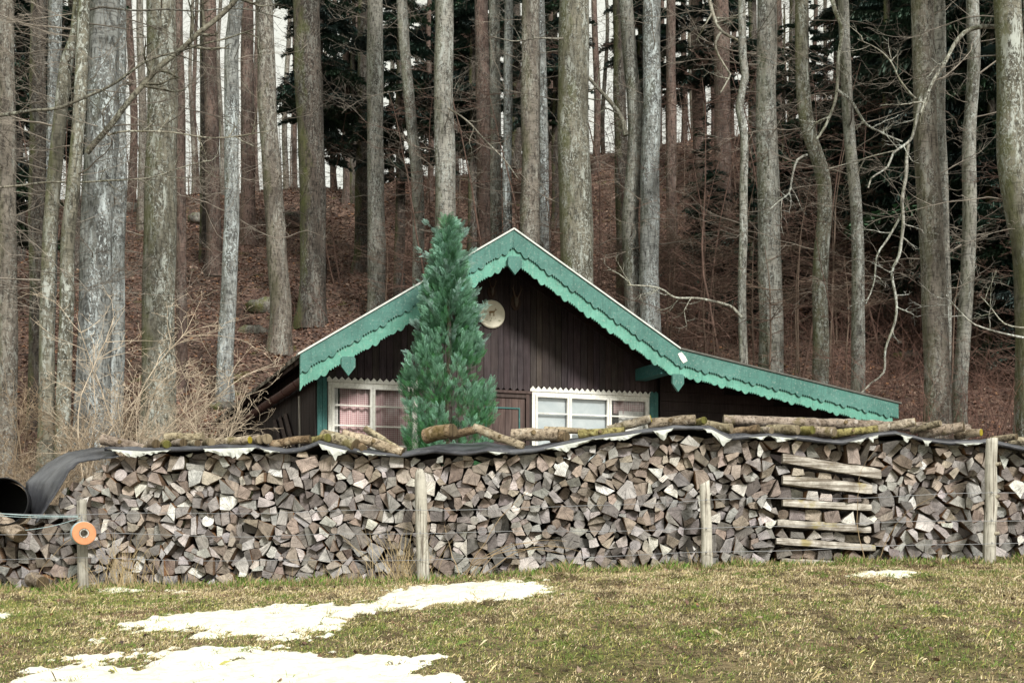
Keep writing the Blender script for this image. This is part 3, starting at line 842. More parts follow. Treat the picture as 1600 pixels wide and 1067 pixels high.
def round_log(x0, z0, x1, z1, r, y, endc, seed, mat=None, yslant=.0):
    lr = random.Random(seed); mb = MB()
    a = Vector((x0, y+yslant, z0)); b = Vector((x1, y-yslant, z1)); L = (b-a).length; mid = (a+b)/2
    n = max(5, int(L/.07)); S = 14
    pts = [a.lerp(b, i/n)-mid+Vector((0, .01*noise.noise(Vector((i*.4, seed, 0))), .22*r*noise.noise(Vector((i*.35, seed, 5)))+(.25*r if 0 < i < n else 0)*math.sin(PI*i/n)*lr.uniform(.2,.5))) for i in range(n+1)]
    rad = [r*(1+.14*noise.noise(Vector((i*.5, seed, 8))))*(1-.12*i/n) for i in range(n+1)]
    tint = lr.uniform(.75, 1.25); tc = (tint, tint*lr.uniform(.92,1.0), tint*lr.uniform(.82,1.0))
    if endc == 1 and lr.random() < .5: tc = (tint*.75, tint*.62, tint*.5)
    if endc == 2: tc = (.85,.85,.45)
    k0 = len(mb.v)
    mb.tube(pts, rad, S, tc, 0, False)
    for i in range(k0, len(mb.v)):
        v = mb.v[i]; q = 1+.10*noise.noise(Vector((v[0]*9, v[1]*9+seed, v[2]*9)))
        ax = (i-k0)//S; c = pts[ax]; mb.v[i] = tuple(c+(Vector(v)-c)*q)
    # cut ends, set a hair proud with a bevel ring
    for e, sgn in ((0, -1), (n, 1)):
        ring = [Vector(mb.v[k0+e*S+j]) for j in range(S)]; c = pts[e]; ax = (b-a).normalized()*sgn
        inner = [c+(q-c)*.82+ax*r*.10 for q in ring]
        ec = {0:(.42,.36,.27), 1:(.20,.155,.10), 2:(.22,.22,.06), 3:(.55,.46,.05)}[endc if sgn > 0 else (0 if endc == 3 else endc)]
        vs = [tuple(q) for q in ring]+[tuple(q) for q in inner]
        f = [(j, (j+1) % S, S+(j+1) % S, S+j) for j in range(S)]
        cap = tuple(S+j for j in range(S))
        if sgn > 0: fs = f+[cap]
        else: fs = [t_[::-1] for t_ in f]+[cap[::-1]]
        mb.add(vs, fs, ec, 1)
    if r > .04 and L > .5 and endc != 3:       # sawn off knot
        q = pts[n//2]; mb.tube([q, q+Vector((.3*r,-1.25*r,.25*r))], [r*.42, r*.36], 9, (.5,.42,.3), 0, True)
    o = mb.build('round_log', [M['logbark'], M['post']], loc=mid, smooth=False)
    o.data.polygons.foreach_set('use_smooth', [len(p.vertices) == 4 for p in o.data.polygons])
    return o
for i, (a, b, c, d, th, dy, ec, lb) in enumerate(LOGS):
    Y = DP+dy; p, q = P(a, b, Y), P(c, d, Y)
    o = round_log(p.x, p.z, q.x, q.z, th*1.16*Y/F/2, Y, ec, i+1, yslant=.12 if abs(c-a) < 60 else .06)
    tag(o, lb, 'log', 'round logs weighing down the cover sheet')

# left end: split chunk, pipe, scattered base logs
mb = MB(); p = P(20, 826, DP-.12)
o = round_log(P(-8,812,13.9).x, P(0,812,13.9).z, P(40,834,13.9).x, P(0,838,13.9).z, .10, 13.86, 1, 77, yslant=.1)
tag(o, 'thick weathered chunk of wood lying under the black pipe', 'log', 'loose logs at the foot of the pile')
o = round_log(P(44,909,13.8).x, P(0,906,13.8).z, P(74,909,13.8).x, P(0,909,13.8).z, .085, 13.78, 1, 78, yslant=.12)
tag(o, 'dark round log lying on the ground left of the reel post', 'log', 'loose logs at the foot of the pile')
# black pipe: open mouth towards the viewer
pr = empty('black_pipe', P(6, 783, 13.75)); tag(pr, 'wide black plastic pipe with open mouth at the left edge', 'pipe')
mb = MB(); Rr = .285; S = 40; vs = []; prof = [(0,1.0),(-.012,.985),(-.012,.95),(.03,.94),(.9,.94),(.9,1.0),(.04,1.0)]
for (yy_, rr) in prof:
    for j in range(S):
        th = 2*PI*j/S; vs.append((math.cos(th)*Rr*rr-.35*max(yy_,0), yy_, math.sin(th)*Rr*rr*.95))
k = len(prof); fs = [(i*S+j, i*S+(j+1) % S, ((i+1) % k)*S+(j+1) % S, ((i+1) % k)*S+j) for i in range(k) for j in range(S)]
mb.add(vs, fs); mb.build('pipe_wall', M['black_plastic'], pr, smooth=True)
mb = MB(); mb.add([(math.cos(2*PI*j/S)*Rr*.93-.3, .8, math.sin(2*PI*j/S)*Rr*.9) for j in range(S)], [tuple(range(S))]); mb.build('pipe_bottom', M['black_plastic'], pr)
# ---------------------------------------------------------------- wire fence in front of the pile
DFN = DP-.34
def fence():
    root = empty('wire_fence', (0, DFN, 1.2)); tag(root, 'pasture fence of four weathered posts and thin wires before the woodpile', 'fence')
    POSTS = [(128,780,130,914,13,'slim weathered post carrying the orange reel',.75,'flat'),(656,732,662,908,16,'wide grey post with rounded top',.95,'round'),(1101,754,1106,884,14,'short pale post with slanted top',1.12,'slant'),(1550,685,1545,874,16,'tall whitish post with bark remains and knots',1.0,'flat')]
    for (a, b, c, d, w, lb, tint, topk) in POSTS:
        lr = random.Random(a); p = P(a, b, DFN); q = P(c, d, DFN); r = (w+2.5)*DFN/F/2
        q = Vector((q.x, q.y, ground(q.x, DFN)-.06)); n = 26; S = 18; vs = []
        for i in range(n+1):
            t_ = i/n; cpt = q.lerp(p, t_)+Vector((.012*noise.noise(Vector((t_*3, a, 0))), 0, 0))-Vector((0, DFN, 1.2))
            if i == n: cpt.z -= .004
            for j in range(S):
                th = 2*PI*j/S; rr = r*(1.08-.12*t_)*(1+.06*noise.noise(Vector((math.cos(th)*1.6, math.sin(th)*1.6, t_*5+a)))+.035*noise.noise(Vector((math.cos(th)*6, math.sin(th)*6, t_*2+a))))
                if topk == 'round' and i > n-3: rr *= (.93 if i == n-2 else .84 if i == n-1 else .5)
                z = cpt.z+(.03*math.cos(th) if topk == 'slant' and i == n else 0)+(lr.uniform(-.012,.012) if i == n and topk != 'round' else 0)
                vs.append((cpt.x+math.cos(th)*rr, cpt.y+math.sin(th)*rr*.92, z))
        fs = [(i*S+j, i*S+(j+1) % S, (i+1)*S+(j+1) % S, (i+1)*S+j) for i in range(n) for j in range(S)]+[tuple(n*S+j for j in range(S))]
        mb = MB(); mb.add(vs, fs, (tint*.95, tint*.95, tint*.92)); o = mb.build('post', M['post'], root, smooth=True); o['label'] = lb
        if a == 1550:
            for t_ in (.27,.55,.8): 
                cpt = q.lerp(p, t_)-Vector((0, DFN, 1.2)); mb = MB(); mb.tube([cpt+Vector((.4*r,-.5*r,0)), cpt+Vector((1.25*r,-.95*r,.01))], [r*.35, r*.25], 8, (.8,.75,.65), 0, True); mb.build('knot', M['post'], root)
        # insulators / staples
        for wy in ((804,833,876) if a < 600 else (796,832,874) if a < 1000 else (781,826,863) if a < 1400 else (770,813,848)):
            z = CZ+(HY-wy)*DFN/F-1.2; mb = MB(); xx = P((a+c)/2, wy, DFN).x
            mb.tube([Vector((xx-.012,-r*.9,z+.014)), Vector((xx-.006,-r*1.25,z)), Vector((xx-.012,-r*.9,z-.014))], .004, 5, (.5,.5,.5)); mb.build('staple', M['wire'], root)
    for k, ys in enumerate([[(-300,800),(0,802),(128,803),(400,801),(658,796),(860,793),(1104,781),(1340,777),(1548,770),(1900,766)], [(-300,836),(0,834),(128,833),(400,838),(658,832),(860,830),(1104,826),(1340,817),(1548,813),(1900,808)], [(-300,874),(0,873),(128,872),(400,876),(658,874),(860,871),(1104,863),(1340,855),(1548,848),(1900,843)]]):
        mb = MB(); pts = []
        for px in range(-300, 1901, 12): 
            pts.append(P(px, lerp_tab(ys, px)+1.2*math.sin(px*.02+k), DFN-.10)-Vector((0, DFN, 1.2)))
        mb.tube(pts, .0028, 5, (1,1,1)); mb.build('wire', M['wire'], root)
    for (a, b, c, d, r) in ((-40,798,122,806,.006),(40,828,125,809,.004),(-40,802,122,808,.004)):
        mb = MB(); pa, pb = P(a, b, DFN-.1), P(c, d, DFN-.1); pts = [pa.lerp(pb, i/20)-Vector((0, DFN, 1.2))-Vector((0,0,.02*math.sin(PI*i/20))) for i in range(21)]
        mb.tube(pts, r, 6, (1,1,1)); mb.build('rope', M['tape'], root)
fence()
def reel():
    c = P(130, 833, DFN-.20); root = empty('tape_reel', c, R(28)); tag(root, 'orange reel of blue and white fence tape hanging on the left post', 'reel')
    def ring(prof, S=36):
        mb = MB(); k = len(prof)
        vs = [(math.cos(2*PI*j/S)*r, y, math.sin(2*PI*j/S)*r) for (y, r) in prof for j in range(S)]
        mb.add(vs, [(i*S+j, i*S+(j+1) % S, ((i+1) % k)*S+(j+1) % S, ((i+1) % k)*S+j) for i in range(k) for j in range(S)]); return mb
    R0 = .128
    ring([(-.07,R0*.42),(-.076,R0*.45),(-.076,R0*.95),(-.07,R0),(-.062,R0),(-.058,R0*.42)]).build('front_flange', M['orange'], root, smooth=False)
    ring([(.058,R0*.42),(.062,R0),(.07,R0),(.074,R0*.42)]).build('rear_flange', M['orange'], root)
    ring([(-.056,R0*.5),(-.056,R0*.93),(-.04,R0*1.03),(-.02,R0*1.06),(0,R0*1.04),(.02,R0*1.07),(.045,R0*1.0),(.056,R0*.9),(.056,R0*.5)]).build('tape_winding', M['tape'], root, smooth=True)
    ring([(-.072,R0*.30),(-.072,R0*.40),(.09,R0*.40),(.09,R0*.25)]).build('hub', M['post'], root)
    mb = MB(); mb.tube([Vector((0,.0,R0*.3)), Vector((-.01,-.03,R0*1.0)), Vector((-.012,.02,R0*1.25)), Vector((0,.10,R0*1.5))], .006, 6); mb.build('hanger_hook', M['wire'], root)
reel()

# dry stalks and tufts at the foot of the pile
def stalks():
    mb = MB(); lr = random.Random(9); 
    spots = [(lr.gauss(200,16), 14) for _ in range(60)]+[(lr.gauss(245,40), 9) for _ in range(26)]+[(lr.gauss(632,20), 14) for _ in range(80)]+[(lr.gauss(120,30), 5) for _ in range(50)]+[(lr.gauss(1085,8), 6) for _ in range(18)]+[(lr.uniform(0,1600), 3) for _ in range(170)]+[(lr.gauss(540,35), 5) for _ in range(30)]
    for px, h in spots:
        x = (px-CX)*DP/F; y = DP-.12-.22*lr.random(); z = ground(x, y)-.01; L = h*.045*lr.uniform(.35,1.1)
        d = Vector((lr.gauss(0,.25), lr.gauss(-.05,.15), 1)).normalized(); b = Vector((lr.gauss(0,.3), lr.gauss(0,.2), 0))
        pts = [Vector((x,y,z))+d*L*t_+b*L*t_*t_ for t_ in (0,.3,.6,.85,1)]
        c = lr.uniform(.7,1.3); mb.tube(pts, [.003,.0026,.002,.0016,.0008], 3, (.42*c,.33*c,.19*c))
    o = mb.build('dry_grass', M['blades']); tag(o, 'dry straw stalks and tufts along the foot of the woodpile', 'grass', None, 'stuff')
    # green verge tufts
    n = 16000; lr = npr
    px = lr.uniform(-20, 1640, n); X = (px-CX)*DP/F; Y = DP-.08-.55*lr.random(n)**1.3; Z = ground_np(X, Y)-.01
    cl = np.array([noise.noise(Vector((a*2.5, 0, 4))) for a in X]); L = (.03+.08*lr.random(n)**2)*(1+1.2*np.clip(cl, 0, 1))
    az = lr.random(n)*2*PI; le = .15+.7*lr.random(n)
    b = np.stack([X,Y,Z],1); tp = np.stack([np.cos(az)*np.sin(le)*L, np.sin(az)*np.sin(le)*L, np.cos(le)*L],1); sd = np.stack([-np.sin(az)*.003, np.cos(az)*.003, az*0],1)
    V = np.stack([b-sd, b+sd, b+tp*.55+sd+np.array([0,0,.12])*L[:,None], b+tp],1).reshape(-1,3)
    g = lr.random(n) < .5
    C = np.where(g[:,None], np.array([.11,.20,.03]), np.array([.36,.29,.15]))*(.6+.7*lr.random(n))[:,None]
    tag(np_mesh('grass_verge', V, np.arange(n*4).reshape(-1,4), np.repeat(C,4,axis=0), M['blades']), 'longer green and straw coloured grass fringe at the pile foot', 'grass', None, 'stuff')
stalks()
def bramble(px0, label, seed, n=5):
    lr = random.Random(seed); mb = MB(); x = (px0-CX)*DP/F; y = DP-.2; z = ground(x, y)
    for i in range(n):
        p = Vector((lr.uniform(-.15,.15), 0, 0)); d = Vector((lr.gauss(.1,.5), lr.gauss(-.1,.2), 1)).normalized(); pts = [p.copy()]
        for k in range(14):
            d = (d+Vector((lr.gauss(.05,.16), lr.gauss(0,.06), -.09+.02*lr.random()))).normalized(); p = p+d*.10; pts.append(p.copy())
        mb.tube(pts, [.006*(1-.8*k/14) for k in range(15)], 4, (1.9,1.6,1.15))
    o = mb.build('bramble', M['twig'], loc=(x, y, z)); tag(o, label, 'bramble')
bramble(735, 'arching dry bramble canes in front of the pile right of the round topped post', 4, 7)
bramble(1350, 'single thin dry canes before the pile between pale post and barked post', 6, 2)
bramble(70, 'thin dry cane leaning before the dark left end of the pile', 8, 2)

# ---------------------------------------------------------------- hut
ANG = R(20.5)
hut = empty('wooden_hut', (-.35, 19.94, 2.1), ANG); tag(hut, 'dark timber hut with green scalloped bargeboards behind the woodpile', 'hut')
ZB = 2.1      # z of the hut's base; parts are in hut coordinates
RX, RZ = 0.0, 6.48-ZB
LX, LZ = -3.33, 4.37-ZB
KX, KZ = 2.92, 4.78-ZB
EX, EZ = 7.26, 4.07-ZB
def roofz(x):
    if x < 0: return RZ+(LZ-RZ)*(x/LX)
    if x < KX: return RZ+(KZ-RZ)*(x/KX)
    return KZ+(EZ-KZ)*((x-KX)/(EX-KX))
BD = 10.4
# roof sheets
for nm, xa, xb, y0, y1 in (('left_slope', LX+.12, 0, -1.0, BD), ('right_slope', 0, KX, -1.0, BD), ('lean_to_roof', KX, EX, -1.0, 6.0)):
    mb = MB(); za, zb = roofz(xa), roofz(xb) if nm != 'left_slope' else RZ
    if nm == 'lean_to_roof': za = KZ
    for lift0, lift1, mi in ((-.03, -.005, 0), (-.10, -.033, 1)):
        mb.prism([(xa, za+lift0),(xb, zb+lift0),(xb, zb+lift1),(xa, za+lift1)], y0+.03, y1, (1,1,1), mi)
    # shingle courses with a ragged lower edge
    lr = random.Random(int(abs(xa*10))); 
    L = math.hypot(xb-xa, zb-za); nrow = int(L/.33)
    down_left = nm == 'left_slope'
    if down_left:
        yy_ = y0+.05
        while yy_ < y1:
            w = lr.uniform(.12,.24); out = lr.uniform(.02,.13); th = lr.uniform(.02,.05)
            sl = (RZ-LZ)/(-LX)
            mb.prism([(xa-out, za-out*sl-.02),(xa+.5, za+.5*sl-.004),(xa+.5, za+.5*sl+.02),(xa-out, za-out*sl+th)], yy_, yy_+w-.01, (1,1,1), 0); yy_ += w
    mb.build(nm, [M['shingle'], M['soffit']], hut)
# rafters under the overhang
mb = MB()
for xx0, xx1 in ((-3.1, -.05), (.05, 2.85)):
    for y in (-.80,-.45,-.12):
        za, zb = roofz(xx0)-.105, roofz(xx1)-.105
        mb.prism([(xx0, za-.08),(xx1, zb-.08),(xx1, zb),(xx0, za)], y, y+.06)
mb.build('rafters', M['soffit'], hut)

def scallop(s):                       # wavy edge, then a comb of small teeth
    p = (s % .46)/.46
    if p < .30: return .034*math.sin(PI*p/.30)
    if p < .62: return .055*math.sin(PI*(p-.30)/.32)
    q = (p-.62)/.38*4; f = q-int(q)
    return -.012+.050*(f if f < .8 else (1-f)*4)
def barge(name, x0, x1, w0, w1, y, th, mat, wavy=True, off=0.0, endcut=None):
    mb = MB(); z0, z1 = (roofz(x0), roofz(x1)); 
    if x0 >= KX-1e-6: z0 = KZ
    L = math.hypot(x1-x0, z1-z0); n = max(2, int(L/.010)) if wavy else 1
    top = [(x0, z0-w0), (x1, z1-w0)]; low = []
    for i in range(n+1):
        t_ = i/n; s = t_*L+off; low.append((x0+(x1-x0)*t_, z0+(z1-z0)*t_-w1-(scallop(s) if wavy else 0)))
    nn = len(low); vs = []; fs = []
    for i in range(nn):
        tx_, tz_ = low[i][0], z0+(z1-z0)*i/n-w0
        vs += [(low[i][0], y, low[i][1]), (tx_, y, tz_), (low[i][0], y+th, low[i][1]), (tx_, y+th, tz_)]
    for i in range(n):
        a = 4*i; b = a+4; fs += [(a, b, b+1, a+1), (a+2, a+3, b+3, b+2), (a, a+2, b+2, b), (a+1, b+1, b+3, a+3)]
    fs += [(0,1,3,2), (4*n, 4*n+2, 4*n+3, 4*n+1)]
    mb.add(vs, fs); return mb.build(name, mat, hut)
UP, LO = .24, .46
for x0, x1, o_ in ((LX, -.002, .1), (.002, KX-.003, .0), (KX+.003, EX, .2)):
    lean = x0 > 2
    barge('upper_bargeboard', x0, x1, -.012, (.255 if not lean else .235), -1.075, .030, M['green_dark'], True, o_)
    barge('lower_bargeboard', x0+(0.0 if x0 > -3 else .0), x1-(.0 if x1 < 5 else .10), .03, (.475 if not lean else .40), -1.040, .030, M['green_light'], True, o_+.13)
    e = barge('verge_strip', x0-(.04 if x0 < -3 else 0), x1+(.05 if x1 > 5 else 0), -.042, -.013, -1.10, .16, M['metal_edge'] if not lean else M['dark_edge'], False)
# splice damage at the kink
mb = MB(); mb.prism([(KX-.05, KZ-.06),(KX+.02, KZ-.03),(KX+.09, KZ-.10),(KX+.13,KZ-.17),(KX+.05,KZ-.21),(KX-.0,KZ-.15)], -1.085, -1.077, (1,1,1)); mb.build('filler_patch', M['white'], hut)
def pendant(x, zt, w, h, y, nm='pendant'):
    mb = MB(); mb.prism([(x-w, zt-.01),(x-w*.8, zt+.015),(x+w*.8, zt+.015),(x+w, zt-.01),(x+w, zt-h*.50),(x, zt-h),(x-w, zt-h*.50)], y, y+.05); mb.build(nm, M['green_dark'], hut)
pendant(0, RZ-.43, .115, .27, -1.14)
pendant(-2.62, roofz(-2.62)-.46, .105, .27, -1.10)
pendant(2.86, roofz(2.86)-.45, .105, .27, -1.12)
# purlins carrying the overhang
for x, z in ((-2.72, roofz(-2.72)-.30), (2.72, roofz(2.72)-.34), (0, RZ-.30)):
    mb = MB(); mb.box(x-.10, x+.10, -.96, .02, z-.16, z+.04); mb.build('purlin', M['green_trim'] if x > 1 else M['soffit'], hut)
# front gable boarding: every board with its own tint and pointed foot
SB = 4.17-ZB
mb = MB(); lr = random.Random(17); x = -2.82
while x < 3.02:
    w = min(lr.uniform(.10,.135), 3.03-x); t_ = lr.uniform(.75,1.35); pz = SB+lr.uniform(-.004,.006); yj = lr.uniform(0,.006)
    zt0, zt1 = roofz(x)-.09, roofz(min(x+w, 2.915) if x < 2.9 else x+w)-.09
    foot = -.0 if (x > -1.2 and x < .72) else .055
    mb.prism([(x+.004, pz+foot),(x+w/2, pz-.055+foot),(x+w-.004, pz+foot),(x+w-.004, zt1),(x+.004, zt0)], -.03+yj, .01, (t_*1.0, t_*lr.uniform(.9,1.05), t_*lr.uniform(.9,1.15))); x += w
mb.build('gable_boarding', M['boards'], hut)
mb = MB(); mb.box(-2.82, 3.03, .012, .08, SB+.02, SB+.2); mb.prism([(-2.82, SB),(3.03, SB),(3.03, roofz(3.03)-.1),(2.9,roofz(2.9)-.1),(0, RZ-.1),(-2.82, roofz(-2.82)-.1)], .012, .09); mb.build('gable_backing', M['room'], hut)
# lower wall around the openings
WT = 4.13-ZB; WBm = 2.85-ZB
def boards_box(mb, x0, x1, z0, z1, y0, y1):
    x = x0
    while x < x1-1e-4:
        w = min(.14, x1-x); t_ = lr.uniform(.7,1.3); mb.box(x+.002, x+w-.002, y0+lr.uniform(0,.005), y1, z0, z1, (t_,t_,t_)); x += w
mb = MB()
for (a, b, c, d) in ((-2.82,-2.70,0,SB+.03),(-2.70,-1.25,0,WBm),(-1.25,-.25,0,SB+.03),(.66,.714,0,SB+.03),(.714,2.905,0,WBm),(2.905,3.03,0,SB+.03)):
    boards_box(mb, a, b, c, d, .0, .06)
mb.build('front_wall', M['boards'], hut)
# windows
def window(x0, x1, casements, name_lb, inner):
    w = MB(); zt, zb = WT, WBm; y0, y1 = -.045, .03
    w.box(x0, x0+.055, y0, y1, zb, zt); w.box(x1-.055, x1, y0, y1, zb, zt); w.box(x0+.055, x1-.055, y0, y1, zt-.05, zt); w.box(x0+.055, x1-.055, y0, y1, zb, zb+.06)
    o = w.build('window', M['white'], hut); o['label'] = name_lb
    z_in0, z_in1 = zb+.06, zt-.05; xs = [x0+.055]+[c for c in casements]+[x1-.055]
    for i in range(len(xs)-1):
        a, b = xs[i], xs[i+1]; s = MB(); f = .038
        a += .003; b -= .003
        s.box(a, a+f, y0-.012, y1-.03, z_in0, z_in1); s.box(b-f, b, y0-.012, y1-.03, z_in0, z_in1)
        s.box(a+f, b-f, y0-.012, y1-.03, z_in1-f, z_in1); s.box(a+f, b-f, y0-.012, y1-.03, z_in0, z_in0+f)
        h = (z_in1-z_in0)
        for k in (.26,.53,.79): s.box(a+f, b-f, y0-.006, y1-.045, z_in1-h*k-.011, z_in1-h*k+.011)
        s.build('casement', M['white'], o)
    g = MB(); g.box(xs[0], xs[-1], -.004, .0, z_in0, z_in1); g.build('pane', M['glass'] if inner == 'check' else M['glass'], o)
    # sawtooth trim over the head
    tr = MB(); n = int((x1-x0+.08)/.098); st = (x1-x0+.08)/n; pts = [(x0-.04, zt+.004)]+[(x0-.04+st*n, zt+.004)]
    up = []
    for i in range(n): up += [(x0-.04+st*(n-i), zt+.035), (x0-.04+st*(n-i-.5), zt+.085)]
    up += [(x0-.04, zt+.035)]
    # build as convex teeth plus a rail so that no face is concave
    tr.box(x0-.04, x1+.04, -.062, -.04, zt+.003, zt+.036)
    for i in range(n): tr.prism([(x0-.04+st*i+.002, zt+.038),(x0-.04+st*(i+1)-.002, zt+.038),(x0-.04+st*(i+.5), zt+.088)], -.062, -.04)
    tr.build('sawtooth_trim', M['white'], o)
    r = MB(); r.box(x0-.1, x1+.1, 1.6, 1.65, zb-.4, zt+.3); r.build('room_back', M['room'], hut)
    def folds(xa, xb, za, zb_, y, mat, nm, amp=.02, freq=46):
        m = MB(); n_ = max(8, int((xb-xa)/.015)); vs = []
        for i in range(n_+1):
            xx = xa+(xb-xa)*i/n_; yy2 = y+amp*math.sin(xx*freq+.8*math.sin(xx*9))
            vs += [(xx, yy2, za), (xx, yy2, zb_)]
        m.add(vs, [(2*i, 2*i+2, 2*i+3, 2*i+1) for i in range(n_)]); c = m.build(nm, mat, o, smooth=True); s_ = c.modifiers.new('thickness','SOLIDIFY'); s_.thickness = .004
    if inner == 'check':
        folds(x0+.20, x1-.06, zb+.05, zt-.06, .055, M['curtain'], 'curtain'); folds(x0+.03, x0+.17, zb+.05, zt-.04, .035, M['lace'], 'lace_curtain', .012, 70)
    else:
        b_ = MB(); b_.box(x0+.06, casements[1]-.0, .03, .035, zb+.05, zt-.05); b_.build('reflection_panel', M['pane_reflection'], o)  # added panel whose colour stands in for reflections in the panes
        folds(casements[1]+.12, x1-.07, zt-.30, zt-.06, .07, M['curtain'], 'curtain'); folds(casements[1]+.22, x1-.04, zb+.05, zt-.25, .045, M['lace'], 'lace_curtain', .012, 60)
window(-2.70, -1.25, [-1.99], 'two casement window with red checked curtains, left of the cypress', 'check')
window(.714, 2.905, [1.385, 2.12], 'three casement window with pale reflections painted behind its panes, right of the door', 'pane_reflection')
# corner trims
for x in (-2.80, 2.955):
    mb = MB(); 
    for k in range(2): mb.prism([(x-.075+k*.078, .2),(x-.003+k*.078, .2),(x-.003+k*.078, SB+.02),(x-.039+k*.078, SB+.055),(x-.075+k*.078, SB+.02)], -.075, -.036)
    mb.build('corner_trim', M['green_trim'], hut)
# door
mb = MB()
for i in range(7): mb.box(-.20+i*.114, -.20+(i+1)*.114-.004, -.012, .02, .02, WT-.12, (2.0,1.75,1.6) if i % 2 else (1.7,1.5,1.4))
door = mb.build('door', M['boards'], hut)
mb = MB(); mb.box(-.27,-.205,-.05,.03,0,WT-.05,(1.5,1.3,1.2)); mb.box(.605,.665,-.05,.03,0,WT-.05,(1.5,1.3,1.2)); mb.box(-.29,.70,-.07,.03,WT-.045,WT+.0,(1.6,1.4,1.3)); mb.box(-.205,.605,-.04,.03,WT-.115,WT-.05,(1.3,1.2,1.1)); mb.build('door_frame', M['boards'], hut)
mb = MB(); zt = WT-.30
mb.box(-.10,.505,-.03,-.0125,zt,zt+.022); mb.box(.483,.505,-.03,-.0125,.15,zt-.001); mb.box(-.10,-.078,-.03,-.0125,.15,zt-.001); mb.build('panel_moulding', M['green_trim'], door)
mb = MB(); mb.tube([Vector((.42,-.02,1.02)),Vector((.42,-.075,1.02)),Vector((.33,-.075,1.02))], .01, 8, (.4,.4,.4), 0, True); mb.build('handle', M['wire'], door)
# side wall under the gutter and rear wall
mb = MB(); y = .0
while y < BD-.3:
    w = .16; t_ = lr.uniform(.4,.9); mb.box(-2.90+lr.uniform(0,.006), -2.83, y+.003, y+w-.003, 0, LZ+.12, (t_,t_,t_)); y += w
mb.build('side_wall', M['boards'], hut)
mb = MB()
for k in range(3): 
    a = Vector((-2.93, .5+k*.55, .3)); b = Vector((-2.93, 2.4+k*.55, 1.75)); mb.tube([a,b], .045, 4, (1.5,1.4,1.3), 0, True)
mb.build('brace_boards', M['boards'], hut)
mb = MB(); mb.prism([(-2.82,0),(3.03,0),(3.03,roofz(3.03)-.12),(0,RZ-.12),(-2.82,roofz(-2.82)-.12)], BD-.3, BD-.2, (.7,.7,.7)); mb.build('rear_wall', M['boards'], hut)
# lean-to: horizontal boards
mb = MB(); z = 0.0
while z < 2.6:
    h = .165; t_ = lr.uniform(.55,1.0); x1_ = EX-.25
    # cut the board where it meets the sloping roof
    xm = KX+(EX-KX)*min(1, max(0, (KZ-.13-(z+h))/(KZ-EZ)))
    xe = min(x1_, xm)
    if xe > 3.2: mb.box(3.12, xe, .02+lr.uniform(0,.008), .07, z+.003, z+h-.003, (t_,t_*.95,t_*.95))
    z += h
mb.prism([(3.05,0),(EX-.2,0),(EX-.2,EZ-.12),(3.05,KZ-.12)], .075, .12, (.4,.4,.4))
mb.build('lean_to_front', M['boards'], hut)
mb = MB(); mb.box(EX-.24, EX-.16, .1, 5.8, 0, EZ-.1, (.8,.8,.8)); mb.build('lean_to_side', M['boards'], hut)
# gutter with brackets
def gutter():
    mb = MB(); gx, gz = -3.06, LZ-.19; n = 40; S = 9; r = .085; y0, y1 = -.98, BD
    for i in range(n+1):
        y = y0+(y1-y0)*i/n; sag = -.003*math.sin(i*.8)
        for k in range(S+1):
            th = PI+PI*k/S; mb.v.append((gx+math.cos(th)*r, y, gz+math.sin(th)*r+sag)); mb.c.append((1,1,1))
    for i in range(n):
        for k in range(S):
            a = i*(S+1)+k; mb.f.append((a, a+1, a+S+2, a+S+1)); mb.m.append(0)
    o = mb.build('gutter', M['gutter'], hut, smooth=True); s = o.modifiers.new('thickness','SOLIDIFY'); s.thickness = .006
    mb = MB(); mb.add([(gx+math.cos(PI+PI*k/S)*r, y0+.002, gz+math.sin(PI+PI*k/S)*r) for k in range(S+1)], [tuple(range(S+1))]); mb.build('gutter_end', M['gutter'], o)
    for i in range(10):
        y = -.6+i*1.1; b = MB(); b.tube([Vector((gx+math.cos(PI+PI*k/S)*(r+.006), y, gz+math.sin(PI+PI*k/S)*(r+.006))) for k in range(S+1)], .011, 5); b.build('bracket', M['gutter'], o)
gutter()
# small dark cowl just behind the right slope
mb = MB(); mb.box(1.35,1.75,1.6,2.0, roofz(1.55)-.25, roofz(1.55)+.20); mb.prism([(1.25,roofz(1.55)+.21),(1.85,roofz(1.55)+.21),(1.80,roofz(1.55)+.26),(1.30,roofz(1.55)+.26)],1.5,2.1); mb.build('chimney', M['dark_edge'], hut)

HM = Matrix.Translation((-.35, 19.94, 2.1)) @ Matrix.Rotation(ANG, 4, 'Z')
def hutp(x, y, z): return HM @ Vector((x, y, z))
# round plaque with a deer
pl = empty('round_plaque', hutp(.0, -.035, 5.36-ZB), ANG); tag(pl, 'round cream plaque with a small deer hanging high on the gable', 'plaque')
mb = MB(); S = 48; vs = [(math.cos(2*PI*j/S)*r, y, math.sin(2*PI*j/S)*r) for (y, r) in ((-.03,.222),(-.037,.215),(0,.23),(-.02,.232)) for j in range(S)]
order_ = [1,0,3,2]
vs2 = []
for k in (1,0,3,2): vs2 += vs[k*S:(k+1)*S]
mb.add(vs2, [tuple(range(S))[::-1]]+[(i*S+j, i*S+(j+1) % S, (i+1)*S+(j+1) % S, (i+1)*S+j) for i in range(3) for j in range(S)]+[tuple(3*S+j for j in range(S))]); mb.build('disc', M['plaque'], pl)
mb = MB()
y0, y1 = -.0405, -.0375
mb.prism([(-.05,.012),(.035,.018),(.045,.04),(.035,.052),(-.04,.046),(-.055,.036)], y0, y1)
mb.prism([(.037,.05),(.047,.04),(.062,.068),(.054,.076)], y0-.001, y1)
mb.prism([(.052,.070),(.082,.066),(.078,.078),(.056,.086)], y0-.002, y1)
for xx in (-.048,-.034,.018,.030): mb.prism([(xx,-.035),(xx+.007,-.035),(xx+.009,.013),(xx,.013)], y0-.001, y1)
